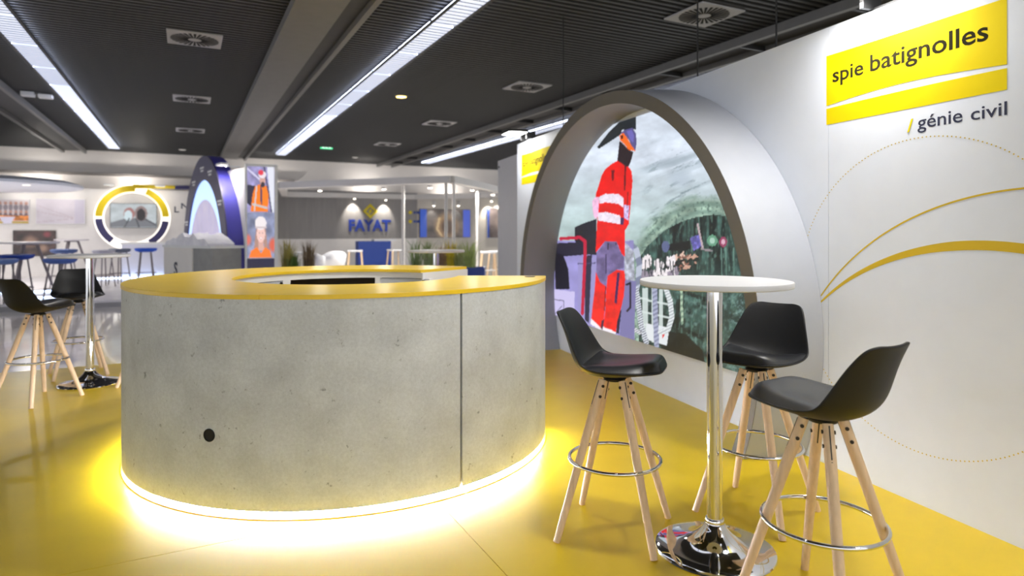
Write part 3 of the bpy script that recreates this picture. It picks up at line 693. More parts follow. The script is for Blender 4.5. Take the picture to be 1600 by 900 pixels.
# ================================================================= LEFT STAND (beyond the aisle)
M_plat = mat('platform_white', (222, 218, 222), 0.22, noise=0.05, nscale=1.5)
M_blueled = mat('blue_led', (190, 215, 255), 0.4, emit=6)
M_halo = mat('halo_light', (255, 250, 240), 0.4, emit=1.0)
M_stand = mat('stand_white', (233, 228, 224), 0.6, noise=0.02)
M_leg = mat('grey_leg', (120, 112, 116), 0.4, metal=0.4)
DW = 20.5
sLx = hs(on_d(-60, 300, DW)); sR = hs(on_d(300, 300, DW))
pf = plank('floor_platform', M_plat, -12, 1.6, 13.1, DW, -0.02, 0.10); tag(pf, 'white raised platform of the neighbouring stand', kind='structure')
plank('platform_edge', mat('edge_grey', (150, 148, 150), 0.4), -12, 1.6, 13.08, 13.099, -0.02, 0.06, pf)
wl = plank('wall_left_stand', M_stand, -12, sR+2.2, DW, DW+0.12, 0.10, 2.44); tag(wl, 'white back wall of the neighbouring stand with pictures', kind='structure')
for (x0, x1, y, dd) in ((0, 92, 449, 15.4), (55, 88, 467, 14.0), (150, 262, 424, 18.9)):
    a, b = hs(on_d(x0, y, dd)), hs(on_d(x1, y, dd))
    o = plank('light_line', M_blueled, a, b, dd, dd+0.05, 0.101, 0.125); tag(o, {15.4: 'blue-white light line on the platform behind the nearer blue stools', 14.0: 'short blue-white light line on the platform near its front edge', 18.9: 'blue-white light line along the foot of the white desk'}[dd], 'light strip')
def hung(name, label, cat, x0, x1, y0, y1, d, paint, m, frame=None, n=60, group=None):
    """flat picture or screen facing down the hall, hung at hall distance d"""
    A = on_d(x0, y1, d); B = on_d(x1, y0, d); c = hs(A); wdt = hs(B)-c
    zm = (on_d((x0+x1)/2, y1, d).z, on_d((x0+x1)/2, y0, d).z)
    t = thing(name, label, cat, hall(c, d, zm[0]), RH, group)
    MB().box(0, wdt, 0.002, 0.05, 0, zm[1]-zm[0]).build('backing', frame or M_wht, t)
    print_rect('printed_face', paint, m, t, 0.01, wdt-0.01, 0.01, zm[1]-zm[0]-0.01, 0.0, n)
    return t
M_print = picture_mat('matt_print', 0.0, 0.5); M_glow = picture_mat('lit_print', 0.9, 0.4); M_scr = picture_mat('small_screen', 0.8, 0.3)
def p_team(p):
    p.c[:] = (216, 206, 206)
    for r, (yy, c) in enumerate(((0.16, (150, 140, 146)), (0.52, (120, 104, 110)))):
        for k in range(9):
            p.disc(0.06+k*0.11, yy, 0.035, 0.08, (196, 150, 132)); p.disc(0.06+k*0.11, yy+0.17, 0.05, 0.13, c)
    p.poly([(0, 0.66), (1, 0.66), (1, 0.88), (0, 0.88)], (226, 140, 70), 1, 0.5, 12, 3); p.poly([(0, 0.9), (1, 0.9), (1, 1), (0, 1)], (196, 166, 60)); p.poly([(0.36, 0.72), (0.7, 0.72), (0.62, 1), (0.46, 1)], (226, 222, 240))
def p_pale(p):
    p.c[:] = (214, 206, 214); p.c *= (0.94+0.1*vnoise(p.x*4, p.y*3, 5))[..., None]
    for a, b in (((0, 0.25), (0.75, 0.75)), ((0, 0.5), (0.75, 0.78)), ((0, 0.95), (0.75, 0.8))): p.line([a, b], 0.02, (186, 168, 176), 0.8)
    p.poly([(0.78, 0), (1, 0), (1, 1), (0.78, 1)], (198, 192, 210), 0.6)
def p_darktv(p):
    p.c[:] = (66, 48, 46); p.c *= (0.4+1.2*vnoise(p.x*5, p.y*4, 9))[..., None]
    p.disc(0.4, 0.45, 0.26, 0.3, (176, 140, 116), 0.7, 0.6); p.disc(0.7, 0.7, 0.16, 0.24, (186, 150, 126), 0.7, 0.7); p.disc(0.8, 0.15, 0.12, 0.16, (150, 60, 70), 0.8, 0.6)
def p_tube(p):
    p.c[:] = (196, 204, 208); p.c *= (0.85+0.3*vnoise(p.x*4, p.y*4, 2))[..., None]
    p.poly([(0, 1), (0, 0.8), (0.35, 0.6), (0.75, 0.6), (1, 0.85), (1, 1)], (120, 122, 128)); p.disc(0.4, 0.42, 0.12, 0.26, (170, 120, 116)); p.disc(0.38, 0.5, 0.09, 0.22, (210, 226, 232)); p.disc(0.66, 0.4, 0.14, 0.32, (150, 130, 128)); p.disc(0.66, 0.46, 0.10, 0.26, (46, 40, 44))
    p.line([(0.4, 0.62), (0.3, 1)], 0.03, (60, 60, 66)); p.line([(0.55, 0.62), (0.62, 1)], 0.03, (60, 60, 66)); p.line([(0.7, 0.6), (1, 0.9)], 0.03, (60, 60, 66))
hung('wall_picture', 'wide group photograph with orange vests hung on the neighbouring white wall', 'picture', -30, 46, 311, 350, DW-0.06, p_team, M_print)
hung('wall_picture', 'pale grey and lilac panel with faint lines on the neighbouring white wall', 'picture', 56, 133, 311, 350, DW-0.06, p_pale, M_print)
hung('television', 'dark television screen low on the neighbouring white wall behind the blue stools', 'television', 20, 87, 360, 400, DW-0.06, p_darktv, M_scr, M_blackm)
hung('television', 'wide screen showing two tunnel mouths inside the yellow and purple emblem', 'television', 172, 245, 318, 356, DW-0.09, p_tube, M_scr, M_blackm)
# round emblem with a light halo around the screen
C0 = on_d(208, 340, DW); R0 = (hs(on_d(267, 340, DW))-hs(on_d(150, 340, DW)))/2
em = thing('round_emblem', 'round yellow and purple emblem with white halo on the neighbouring wall', 'emblem', hall(hs(C0), DW-0.10, C0.z), RH)
def rsec(b, r0, r1, a0, a1, y0, y1):
    n = max(4, int(abs(a1-a0)/5)); t = [math.radians(a0+(a1-a0)*k/n) for k in range(n+1)]
    return b.band([(r0*math.cos(q), r0*math.sin(q)) for q in t], [(r1*math.cos(q), r1*math.sin(q)) for q in t], y0, y1)
M_ey = mat('emblem_yellow', (226, 196, 10), 0.5)
rsec(MB(), R0*0.80, R0*0.985, 86, 178, 0.0, 0.06).build('yellow_segment', M_ey, em)
rsec(MB(), R0*0.80, R0*0.985, 2, 66, 0.0, 0.06).build('yellow_segment', M_ey, em)
rsec(MB(), R0*0.80, R0*0.985, 183, 232, 0.0, 0.06).build('purple_segment', M_pur, em)
rsec(MB(), R0*0.80, R0*0.985, 300, 353, 0.0, 0.06).build('purple_segment', M_pur, em)
rsec(MB(), R0*0.765, R0*1.02, 0, 360, 0.075, 0.095).build('halo_light', M_halo, em)
MB().band([(0, R0*0.90), (R0*1.15, R0*0.92)], [(0, R0*1.02), (R0*1.15, R0*1.02)], -0.02, 0.05).build('tail_bar', M_ey, em)
MB().band([(R0*1.15, R0*0.90), (R0*2.1, R0*0.94)], [(R0*1.15, R0*1.02), (R0*2.1, R0*1.06)], -0.02, 0.05).build('tail_bar', M_pur, em)
# round canopy disc
P = at(-62, 292, 14.0)
t = thing('canopy_disc', 'white round canopy disc with downlights hanging over the neighbouring stand', 'canopy', P, 0)
MB().lathe([(2.1, 0.0), (2.24, 0.03), (2.24, 0.09), (2.0, 0.17)], 64).build('disc', mat('canopy_white', (238, 240, 248), 0.5), t, True)
for q in (-0.4, 0.6, 1.9): MB().lathe([(0.07, -0.012), (0.07, -0.001)], 16, (q, -0.6, 0)).build('spot', M_halo, t)
MB().tube([(0, 0, 0.17), (0, 0, HC-P.z+0.02)], 0.02, 8).build('hanger', M_blackm, t)
def lamp(parent, loc, energy, size, rx=0.0, col=(1, 0.96, 0.9), name='lamp_beam'):
    L = bpy.data.lights.new(name, 'AREA'); L.shape = 'DISK'; L.size = size; L.energy = energy; L.color = col
    o = bpy.data.objects.new(name, L); COL.objects.link(o); o.parent = parent; o.location = loc; o.rotation_euler = (rx, 0, 0); return o
for q in (-0.4, 0.6, 1.9): lamp(t, (q, -0.6, -0.02), 34, 0.14)
for i, x in enumerate((30, 100, 170, 250)):  # arm lights added to brighten this wall and its pictures
    P = on_d(x, 290, DW-0.55)
    tl = thing('added_arm_light', ['added arm light above the group photograph', 'added arm light above the pale panel', 'added arm light above the yellow segment of the emblem', 'added arm light above the dark letters by the purple arch'][i], 'arm light', (P.x, P.y, 2.52), RH, 'added arm lights on the neighbouring wall')
    MB().box(-0.12, 0.12, -0.06, 0.06, 0, 0.03).build('lamp_head', M_wht, tl); MB().box(-0.11, 0.11, -0.05, 0.05, -0.006, -0.0005).build('lens', M_halo, tl); MB().box(-0.012, 0.012, 0.06, 0.6, 0.005, 0.02).build('arm', M_wht, tl); MB().box(-0.012, 0.012, 0.585, 0.6, -0.09, 0.005).build('arm', M_wht, tl)
    lamp(tl, (0, 0, -0.012), 5, 0.12, math.radians(20))
# high tripod tables and blue stools
def tri_table(x, y, Z, dia, label):
    P = at(x, y, Z); t = thing('tripod_table', label, 'table', (P.x, P.y, 0.10), 0.3, 'tripod tables on the platform')
    h = P.z-0.10
    MB().lathe([(dia/2-0.02, h-0.03), (dia/2, h-0.02), (dia/2, h)], 32).build('table_top', mat('tri_top', (206, 200, 204), 0.4), t, True)
    MB().lathe([(0.16, h-0.06), (0.16, h-0.03)], 20).build('top_plate', M_leg, t)
    for k in range(3):
        a = k*2*PI/3+0.4; MB().tube([(0.13*math.cos(a), 0.13*math.sin(a), h-0.05), (0.42*math.cos(a), 0.42*math.sin(a), 0.0)], [0.03, 0.018], 8).build('leg', M_leg, t, True)
tri_table(44, 378, 11.6, 0.95, 'tripod high table with thin grey top beside the dark television')
tri_table(112, 374, 16.0, 0.74, 'tripod high table with thin grey top between television and emblem')
def pad_stool(x, y, Z, rgb, label, dia=0.46):
    P = at(x, y, Z); h = P.z-0.10
    t = thing('padded_stool', label, 'bar stool', (P.x, P.y, 0.10), random.random(), 'padded stools on the platform')
    MB().lathe([(dia*0.30, h-0.085), (dia*0.45, h-0.06), (dia*0.5, h-0.02), (dia*0.49, h), (dia*0.40, h+0.008), (0.02, h+0.002)], 28).build('seat', mat('pad_%d_%d_%d' % rgb, rgb, 0.7, noise=0.08), t, True)
    for k in range(4):
        a = k*PI/2+0.3; MB().tube([(dia*0.3*math.cos(a), dia*0.3*math.sin(a), h-0.07), (dia*0.5*math.cos(a), dia*0.5*math.sin(a), 0)], 0.013, 8).build('leg', M_leg, t, True)
    r = dia*0.46; MB().tube([(r*math.cos(2*PI*k/20), r*math.sin(2*PI*k/20), 0.25) for k in range(20)], 0.008, 6, True).build('foot_ring', M_leg, t)
pad_stool(2, 405, 10.3, (108, 136, 196), 'light blue padded stool in front of the darker blue one by the tripod table', 0.46)
pad_stool(26, 398, 10.75, (40, 72, 168), 'deep blue padded stool in front of the dark television', 0.50)
pad_stool(94, 404, 10.6, (86, 116, 196), 'light blue padded stool right behind the white high table', 0.48)
pad_stool(100, 390, 13.6, (70, 90, 138), 'slate blue padded stool behind the light blue one at the white high table', 0.5)
pad_stool(162, 391, 13.8, (176, 174, 186), 'pale grey padded stool below the emblem', 0.44)
pad_stool(187, 389, 14.4, (104, 112, 132), 'slate grey padded stool beside the bright blue one under the emblem', 0.44)
pad_stool(228, 388, 14.6, (30, 84, 200), 'bright blue padded stool under the emblem by the white desk', 0.46)
# white desk under the emblem
def desk(name, label, x0, x1, ytop, Z0, Z1, m, base=0.10, depth=0.5):
    a, b = at(x0, ytop, Z0), at(x1, ytop, Z1); v = b-a; v.z = 0
    t = thing(name, label, 'desk', (a.x, a.y, base), math.atan2(v.y, v.x)); h = (a.z+b.z)/2-base
    MB().box(0, v.length, 0, depth, 0, h-0.04).build('desk_body', m, t); MB().box(-0.02, v.length+0.02, -0.02, depth+0.02, h-0.04, h).build('desk_top', M_wht, t)
    return t, v.length, h
sa_, sb_ = hs(on_d(190, 400, 19.0)), hs(on_d(257, 400, 19.0))
t = thing('white_desk', 'plain white desk standing under the emblem with light at its foot', 'desk', hall(sa_, 19.0, 0.10), RH)
hd = on_d(224, 379, 19.0).z-0.10
MB().box(0, sb_-sa_, 0, 0.6, 0, hd-0.05).build('desk_body', mat('desk_lilac', (216, 216, 230), 0.5), t); MB().box(-0.03, sb_-sa_+0.03, -0.03, 0.63, hd-0.05, hd).build('desk_top', M_wht, t)
t, L, h = desk('model_desk', 'white and concrete-look desk under the purple arch', 256, 300, 383, 10.6, 10.0, M_stand, -0.02, 0.5)
text('logo_mark', 'S', M_navy, t, L*0.38, h*0.55, 0.12, 0.22, -0.003, 0.003, 0.02)
MB().box(L+0.001, L+0.60, 0.02, 0.48, 0, h-0.045).build('desk_side', mat('desk_concrete', (150, 150, 150), 0.6, noise=0.08), t)
MB().box(L+0.021, L+0.62, -0.02, 0.52, h-0.04, h).build('desk_top', M_wht, t)
# scale model on the desk
P = t.location+Vector((0, 0, h)); rzd = t.rotation_euler.z
t = thing('scale_model', 'white scale model of rough terrain on the desk under the purple arch', 'model', P, rzd)
n = 22; X, Y = np.meshgrid(np.linspace(0.05, L+0.5, n), np.linspace(0.0, 0.42, 10)); Zm = 0.03+0.26*vnoise(X*5, Y*5, 3)*np.sin(np.clip((X-0.05)/(L+0.45), 0, 1)*PI)**0.6
vs = [tuple(q) for q in np.stack([X, Y, Zm], -1).reshape(-1, 3)]; vb2 = [(x, y, 0.0) for x, y, z in vs]; m_ = len(vs)
fs = [(i*n+j, i*n+j+1, (i+1)*n+j+1, (i+1)*n+j) for i in range(9) for j in range(n-1)]
bd = [j for j in range(n)]+[i*n+n-1 for i in range(1, 10)]+[9*n+j for j in range(n-2, -1, -1)]+[i*n for i in range(8, 0, -1)]
MB().add(vs+vb2, fs+[tuple(reversed([q+m_ for q in f])) for f in fs]+[(bd[k], bd[(k+1) % len(bd)], bd[(k+1) % len(bd)]+m_, bd[k]+m_) for k in range(len(bd))]).build('terrain', mat('model_white', (240, 238, 250), 0.6, noise=0.1), t, True)
# purple arch like the ring portal
A, B = at(356, 400, 10.3), at(286, 400, 13.3); v = (A-B); v.z = 0; Lw = v.length; mid = (A+B)/2
t = thing('purple_arch', 'tall dark purple arch with small white words and glowing blue opening', 'portal', (mid.x, mid.y, -0.02), math.atan2(v.y, v.x))
def el2(a, b, c, n=60):
    th = math.asin(min(1, c/b)); return [(a*math.cos(q), max(0, c+b*math.sin(q))) for q in np.linspace(-th, PI+th, n)]
e1, e2, e3 = el2(Lw/2, 2.1, 0.6), el2(Lw/2-0.32, 1.66, 0.6), el2(Lw/2-0.46, 1.30, 0.6)
MB().band(e2, e1, 0.0, 0.02).build('arch_face', mat('arch_slate', (84, 80, 108), 0.5), t)
MB().band([(x*0.97, z) for x, z in e1], e1, 0.021, 0.26).build('arch_side', mat('arch_indigo', (78, 74, 176), 0.35), t, True)
MB().band(e3, e2, 0.03, 0.06).build('glow_band', mat('glow_blue', (176, 206, 255), 0.4, emit=1.0), t)
MB().prism(e3, 0.035, 0.055).build('arch_picture', mat('arch_lilac', (186, 178, 206), 0.4, emit=0.55, noise=0.2, nscale=2), t)
for q in (118, 92, 70, 40, 152):          # small white word marks, too far off to read
    r = math.radians(q); x = (Lw/2-0.17)*math.cos(r); z = 0.6+1.86*math.sin(r)
    MB().box(x-0.16, x+0.16, -0.003, -0.0005, z+0.01, z+0.045).build('word_mark', M_wht, t); MB().box(x-0.10, x+0.12, -0.003, -0.0005, z-0.045, z-0.01).build('word_mark', M_wht, t)
wn = thing('wall_sign', 'dark letters on the white panel left of the purple arch', 'sign', hall(hs(on_d(280, 326, DW)), DW-0.002, on_d(280, 326, DW).z), RH)
text('lettering', 'No', M_navy, wn, 0.05, 0, 0.32, 0.16, 0.0, 0.004, 0.02); MB().prism([(-0.12, 0.06), (-0.09, 0.06), (-0.09, -0.08), (0.0, -0.08), (0.0, -0.11), (-0.12, -0.11)], -0.004, 0).build('corner_mark', M_navy, wn)
# white panel and picture tower
a, b = at(343, 300, 11.4), at(386, 300, 10.4); v = b-a; v.z = 0
o = MB().box(0, v.length, 0, 0.08, 0, 2.36).build('partition', M_stand); o.location = (a.x, a.y, -0.02); o.rotation_euler = (0, 0, math.atan2(v.y, v.x)); o_ = thing('added_arm_light', 'added arm light above the white panel beside the purple arch', 'arm light', (o.location.x, o.location.y, 2.37), o.rotation_euler.z); MB().box(0.75, 1.0, -0.3, -0.18, 0.02, 0.05).build('lamp_head', M_wht, o_); MB().box(0.76, 0.99, -0.29, -0.19, 0.012, 0.0195).build('lens', M_halo, o_); MB().box(0.86, 0.89, -0.18, 0.05, 0.0, 0.02).build('arm', M_wht, o_); lamp(o_, (0.87, -0.24, 0.005), 9, 0.12)  # the arm light is added to brighten the panel and arch side
tag(o, 'glowing white panel between the purple arch and the picture tower', 'partition')
a, b = at(383, 300, 9.9), at(434, 300, 10.1); v = b-a; v.z = 0
t = thing('picture_tower', 'white tower with two lit portraits of workers in orange and helmets', 'display tower', (a.x, a.y, -0.02), math.atan2(v.y, v.x))
Lt = v.length; zt = lambda y: EYE+(HY-y)*9.98/F+0.02
MB().box(0, Lt, 0.0, 0.22, 0, zt(256)).build('tower_body', M_wht, t)
def p_man(p):
    p.c[:] = (150, 144, 190); p.c *= (0.7+0.6*vnoise(p.x*5, p.y*5, 7))[..., None]
    p.poly([(0.72, 0), (1, 0), (1, 1), (0.9, 1)], (226, 228, 240)); p.poly([(0.0, 0.4), (0.3, 0.42), (0.2, 0.9), (0, 0.8)], (46, 44, 66)); p.line([(0, 0.05), (0.5, 0.3)], 0.05, (210, 206, 236)); p.line([(0.62, 0), (0.9, 1)], 0.05, (60, 60, 90))
    p.poly([(0.28, 0.44), (0.46, 0.38), (0.7, 0.42), (0.78, 0.6), (0.76, 0.98), (0.12, 0.98), (0.2, 0.6)], (250, 128, 22)); p.line([(0.2, 0.82), (0.72, 0.9)], 0.05, (196, 190, 190)); p.line([(0.34, 0.44), (0.26, 0.95)], 0.05, (206, 200, 200)); p.line([(0.5, 0.4), (0.52, 0.8)], 0.06, (70, 60, 96))
    p.disc(0.56, 0.3, 0.1, 0.13, (206, 160, 150)); p.disc(0.57, 0.39, 0.08, 0.06, (60, 50, 60)); p.disc(0.55, 0.17, 0.14, 0.08, (236, 224, 232)); p.disc(0.5, 0.13, 0.1, 0.06, (226, 60, 80))
def p_woman(p):
    p.c[:] = (128, 134, 164); p.c *= (0.6+0.8*vnoise(p.x*4, p.y*5, 17))[..., None]
    p.disc(0.0, 0.6, 0.18, 0.16, (232, 110, 90), 0.9, 0.5); p.disc(0.95, 0.72, 0.2, 0.2, (226, 90, 60), 0.9, 0.5)
    p.poly([(0.34, 0.3), (0.24, 0.8), (0.40, 0.86), (0.42, 0.4)], (176, 136, 124)); p.poly([(0.66, 0.3), (0.76, 0.8), (0.62, 0.86), (0.58, 0.4)], (176, 136, 124))
    p.poly([(0.42, 0.58), (0.58, 0.58), (0.62, 0.84), (0.40, 0.84)], (216, 166, 156)); p.poly([(0.06, 1), (0.14, 0.84), (0.36, 0.76), (0.5, 0.9), (0.66, 0.76), (0.84, 0.84), (0.9, 1)], (252, 120, 16))
    p.disc(0.5, 0.47, 0.155, 0.19, (240, 198, 190)); p.disc(0.5, 0.57, 0.06, 0.018, (252, 246, 246)); p.line([(0.43, 0.55), (0.5, 0.59), (0.57, 0.55)], 0.012, (190, 110, 110)); p.disc(0.44, 0.45, 0.022, 0.014, (90, 60, 60)); p.disc(0.56, 0.45, 0.022, 0.014, (90, 60, 60)); p.disc(0.49, 0.23, 0.21, 0.15, (238, 230, 232)); p.line([(0.30, 0.33), (0.69, 0.33)], 0.04, (206, 190, 194))
for f, y0, y1 in ((p_man, 260, 332), (p_woman, 332, 403)):
    print_rect('portrait', f, M_glow, t, 0.03, Lt-0.05, zt(y1), zt(y0)-0.004, -0.004, 44)
MB().box(0.03, Lt-0.05, -0.006, -0.001, 0.3, zt(404)).build('foot_panel', M_pur, t)

# ================================================================= GREY STAND WITH BLUE LETTERING
DF = 21.3
M_fgrey = mat('stand_grey', (150, 146, 144), 0.7, noise=0.08, nscale=3, stretch=(3, 3, 0.4))
sa, sb, sc2 = hs(on_d(436, 340, DF)), hs(on_d(652, 340, DF)), hs(on_d(830, 340, DF))
zsplit = on_d(560, 373, DF).z
wf = plank('wall_grey_stand', M_stand, sa-0.6, sb, DF, DF+0.15, -0.02, zsplit); tag(wf, 'white lower wall of the grey stand', kind='structure')
plank('wall_upper', M_fgrey, sa-0.6, sb, DF, DF+0.15, zsplit+0.002, 2.62, wf)
wg = plank('wall_beige', mat('beige_wall', (214, 206, 196), 0.7), sb+0.002, sc2+3, DF+0.05, DF+0.2, -0.02, 2.62); tag(wg, 'beige wall with tunnel pictures beside the grey stand', kind='structure')
P0 = on_d(545, 361.5, DF); wl_ = hs(on_d(610, 361.5, DF))-hs(P0)
t = thing('wall_sign', 'blue capital lettering with yellow diamond emblem on the grey stand wall', 'sign', hall(hs(P0), DF-0.001, P0.z), RH)
hh = on_d(578, 343.5, DF).z-on_d(578, 362, DF).z
text('lettering', 'FAYAT', mat('fayat_blue', (30, 60, 160), 0.5), t, 0, 0, wl_, hh, 0.0, 0.03, 0.035)
cxd = hs(on_d(578.5, 330, DF))-hs(P0); czd = on_d(578.5, 330, DF).z-P0.z; rd = 0.25
M_fy = mat('diamond_yellow', (222, 200, 30), 0.5)
for k in range(4):
    a0 = k*PI/2+PI/2; a1_ = a0+PI/2
    q = lambda a, r: (cxd+r*math.cos(a)*1.02, czd+r*math.sin(a))
    MB().prism([q(a0, rd), q(a1_, rd), q(a1_, rd*0.52), q(a0, rd*0.62)], -0.03, 0).build('emblem_side', M_fy, t)
MB().prism([(cxd-0.03, czd-0.09), (cxd+0.05, czd-0.02), (cxd+0.03, czd+0.09), (cxd-0.05, czd+0.02)], -0.03, 0).build('emblem_core', M_fy, t)
def p_ring(p):
    p.c[:] = (96, 84, 78); p.c *= (0.5+0.9*vnoise(p.x*5, p.y*4, 4))[..., None]
    p.disc(0.52, 0.6, 0.28, 0.55, (176, 140, 96), 0.95, 0.5); p.disc(0.55, 0.62, 0.2, 0.4, (70, 52, 42), 0.9, 0.5); p.line([(0.38, 0.3), (0.33, 0.7), (0.42, 0.95)], 0.04, (220, 190, 140), 0.7)
    p.put(p.x < 0.13, (34, 74, 172)); p.put(p.x > 0.86, (66, 88, 190))
def p_ring2(p):
    p.c[:] = (110, 98, 96); p.c *= (0.5+0.9*vnoise(p.x*4, p.y*4, 14))[..., None]; p.disc(0.45, 0.5, 0.3, 0.4, (150, 134, 126), 0.8, 0.6); p.put(p.x < 0.06, (34, 74, 172)); p.put((p.x > 0.5) & (p.x < 0.66), (40, 84, 190)); p.put(p.x > 0.72, (120, 92, 70), 0.8)
hung('television', 'screen with brown tunnel ring between blue bars on the beige wall', 'television', 656, 735, 327, 371, DF-0.02, p_ring, M_scr, M_blackm)
hung('wall_picture', 'grey and brown tunnel picture with blue bar beside the white wall end', 'picture', 761, 812, 325, 372, DF-0.02, p_ring2, M_print)
t = thing('wall_sign', 'two yellow markers with small blue words beside the tunnel ring screen', 'sign', hall(hs(on_d(640, 346, DF)), DF-0.001, on_d(640, 350, DF).z), RH)
for k, y in enumerate((346, 332)):
    z = on_d(640, y, DF).z-t.location.z; MB().lathe([(0.06, 0.0), (0.06, 0.02)], 16).build('marker', M_fy, t).matrix_basis = Matrix.Translation((0.02, 0, z)) @ Matrix.Rotation(PI/2, 4, 'X')
    for x0, x1 in ((0.14, 0.22), (0.24, 0.36)): MB().box(x0, x1, -0.004, -0.0005, z-0.04, z+0.04).build('word_mark', M_blue, t)
# canopy frame on white posts
zt_, zb_ = 2.49, 2.34
cn = [at(440, 285, 15.6), at(705, 275, 13.8), at(812, 300, 19.5), at(648, 308, 21.0), at(445, 296, 19.4)]
t = thing('post_canopy', 'white flat canopy frame on slim white posts over the grey stand', 'canopy', (cn[1].x, cn[1].y, -0.02), 0)
M_can = mat('canopy_frame_white', (216, 212, 208), 0.5)
def beam(a, b, name='beam'):
    a = Vector((a.x-cn[1].x, a.y-cn[1].y)); b = Vector((b.x-cn[1].x, b.y-cn[1].y)); n_ = (b-a).normalized(); n_ = Vector((-n_.y, n_.x))*0.09
    ps = [(q.x, q.y, z+0.02) for z in (zb_, zt_) for q in (a-n_, b-n_, b+n_, a+n_)]
    MB().add(ps, [(0, 1, 2, 3), (7, 6, 5, 4), (0, 4, 5, 1), (1, 5, 6, 2), (2, 6, 7, 3), (3, 7, 4, 0)]).build(name, M_can, t)
for i in range(4): beam(cn[i], cn[i+1])
beam(cn[4], cn[0])
for x, Z in ((630, 14.4), (697, 13.85), (709, 14.0), (746, 15.8)):
    q = at(x, 300, Z); MB().tube([(q.x-cn[1].x, q.y-cn[1].y, 0), (q.x-cn[1].x, q.y-cn[1].y, zb_+0.02)], 0.035, 12).build('post', M_can, t, True)
M_spot = mat('spot_lens', (255, 246, 226), 0.4, emit=12)
def spot(x, y, d, label):
    P = on_d(x, y, d); t = thing('spotlight', label, 'spotlight', P, RH, 'small spots above the far walls')
    MB().tube([(0, 0, 0.02), (0, -0.05, 0.16)], 0.045, 12).build('lamp_head', M_can, t, True); MB().tube([(0, 0.005, 0.005), (0, 0, 0.019)], 0.038, 12).build('lens', M_spot, t)
    MB().tube([(0, -0.05, 0.15), (0, d and DF-d, 0.2)], 0.012, 6).build('arm', M_can, t)
    L = bpy.data.lights.new('spot_beam', 'SPOT'); L.energy = 45; L.spot_size = math.radians(70); L.spot_blend = 0.6; L.color = (1, 0.94, 0.84)
    lo = bpy.data.objects.new('spot_beam', L); COL.objects.link(lo); lo.parent = t; lo.location = (0, 0, -0.01); lo.rotation_euler = (math.radians(32), 0, 0)
for i, (x, y) in enumerate(((554, 311), (603, 313), (678, 322), (716, 322), (768, 315), (783, 314), (802, 314))):
    spot(x, y, DF-0.28, ['small white spot lighting the grey wall left of the yellow diamond', 'small white spot lighting the grey wall right of the yellow diamond', 'small white spot above the tunnel ring screen near its left bar', 'small white spot above the tunnel ring screen near its right bar', 'small white spot over the brown tunnel picture, farthest from the white wall', 'small white spot over the brown tunnel picture, middle of three', 'small white spot over the brown tunnel picture, nearest the white wall'][i])
def on_floor_at(x, Z): q = at(x, 400, Z); return Vector((q.x, q.y, -0.02))
for x, lb in ((575, 'uplight behind the grey stand washing the back wall above the blue lettering'), (705, 'added uplight behind the beige wall washing the back wall above the tunnel ring screen'), (60, 'added uplight behind the neighbouring stand washing the back wall above the pictures'), (210, 'added uplight behind the neighbouring stand washing the back wall above the emblem'), (420, 'added uplight washing the back wall behind the picture tower')):  # all but the first are added to brighten the back wall
    q = on_d(x, 300, 21.75); tu = thing('uplight', lb, 'uplight', (q.x, q.y, -0.02), RH, 'uplights along the back wall')
    MB().lathe([(0.12, 0), (0.12, 0.02)], 16).build('base', M_blackm, tu); MB().lathe([(0.015, 0.02), (0.015, 2.3)], 8).build('pole', M_blackm, tu)
    MB().lathe([(0.05, 2.3), (0.07, 2.36), (0.07, 2.38)], 16).build('lamp_head', M_blackm, tu); MB().lathe([(0.06, 2.3805), (0.06, 2.386)], 16).build('lens', M_spot, tu)
    lamp(tu, (0, 0, 2.395), 13, 0.12, PI)
# blue desk and furniture
a, b = at(560, 375, 19.2), at(611, 375, 19.6); v = b-a; v.z = 0
t = thing('blue_desk', 'royal blue reception desk below the blue lettering', 'desk', (a.x, a.y, -0.02), math.atan2(v.y, v.x))
MB().box(0, v.length, 0, 0.5, 0, a.z-0.02).build('desk_body', M_blue, t); MB().box(0.5, v.length+0.2, 0.1, 0.6, a.z-0.018, a.z+0.03).build('desk_top', M_wht, t)
def wood_stool(x, Z, rz, label, h=0.80, grp='white stools with wooden legs'):
    t = thing('wooden_stool', label, 'bar stool', on_floor_at(x, Z), rz, grp)
    MB().box(-0.2, 0.2, -0.17, 0.17, h-0.05, h).build('seat', M_wht, t, bevel=0.02)
    for i in (-1, 1):
        for j in (-1, 1): MB().tube([(0.16*i, 0.13*j, h-0.05), (0.22*i, 0.19*j, 0)], 0.022, 8).build('leg', M_wood, t, True)
    MB().box(-0.2, 0.2, -0.01, 0.01, 0.3, 0.33).build('stretcher', M_wht, t)
wood_stool(555, 17.6, 0.2, 'white stool with wooden legs in front of the blue desk')
wood_stool(763, 16.4, 0.1, 'white stool with wooden legs next to the blue planter'); wood_stool(777, 16.9, 0.5, 'white stool with wooden legs between the blue planter and the white wall end')
wood_stool(618, 18.4, 0.7, 'white stool with wooden legs between the blue desk and the white post')
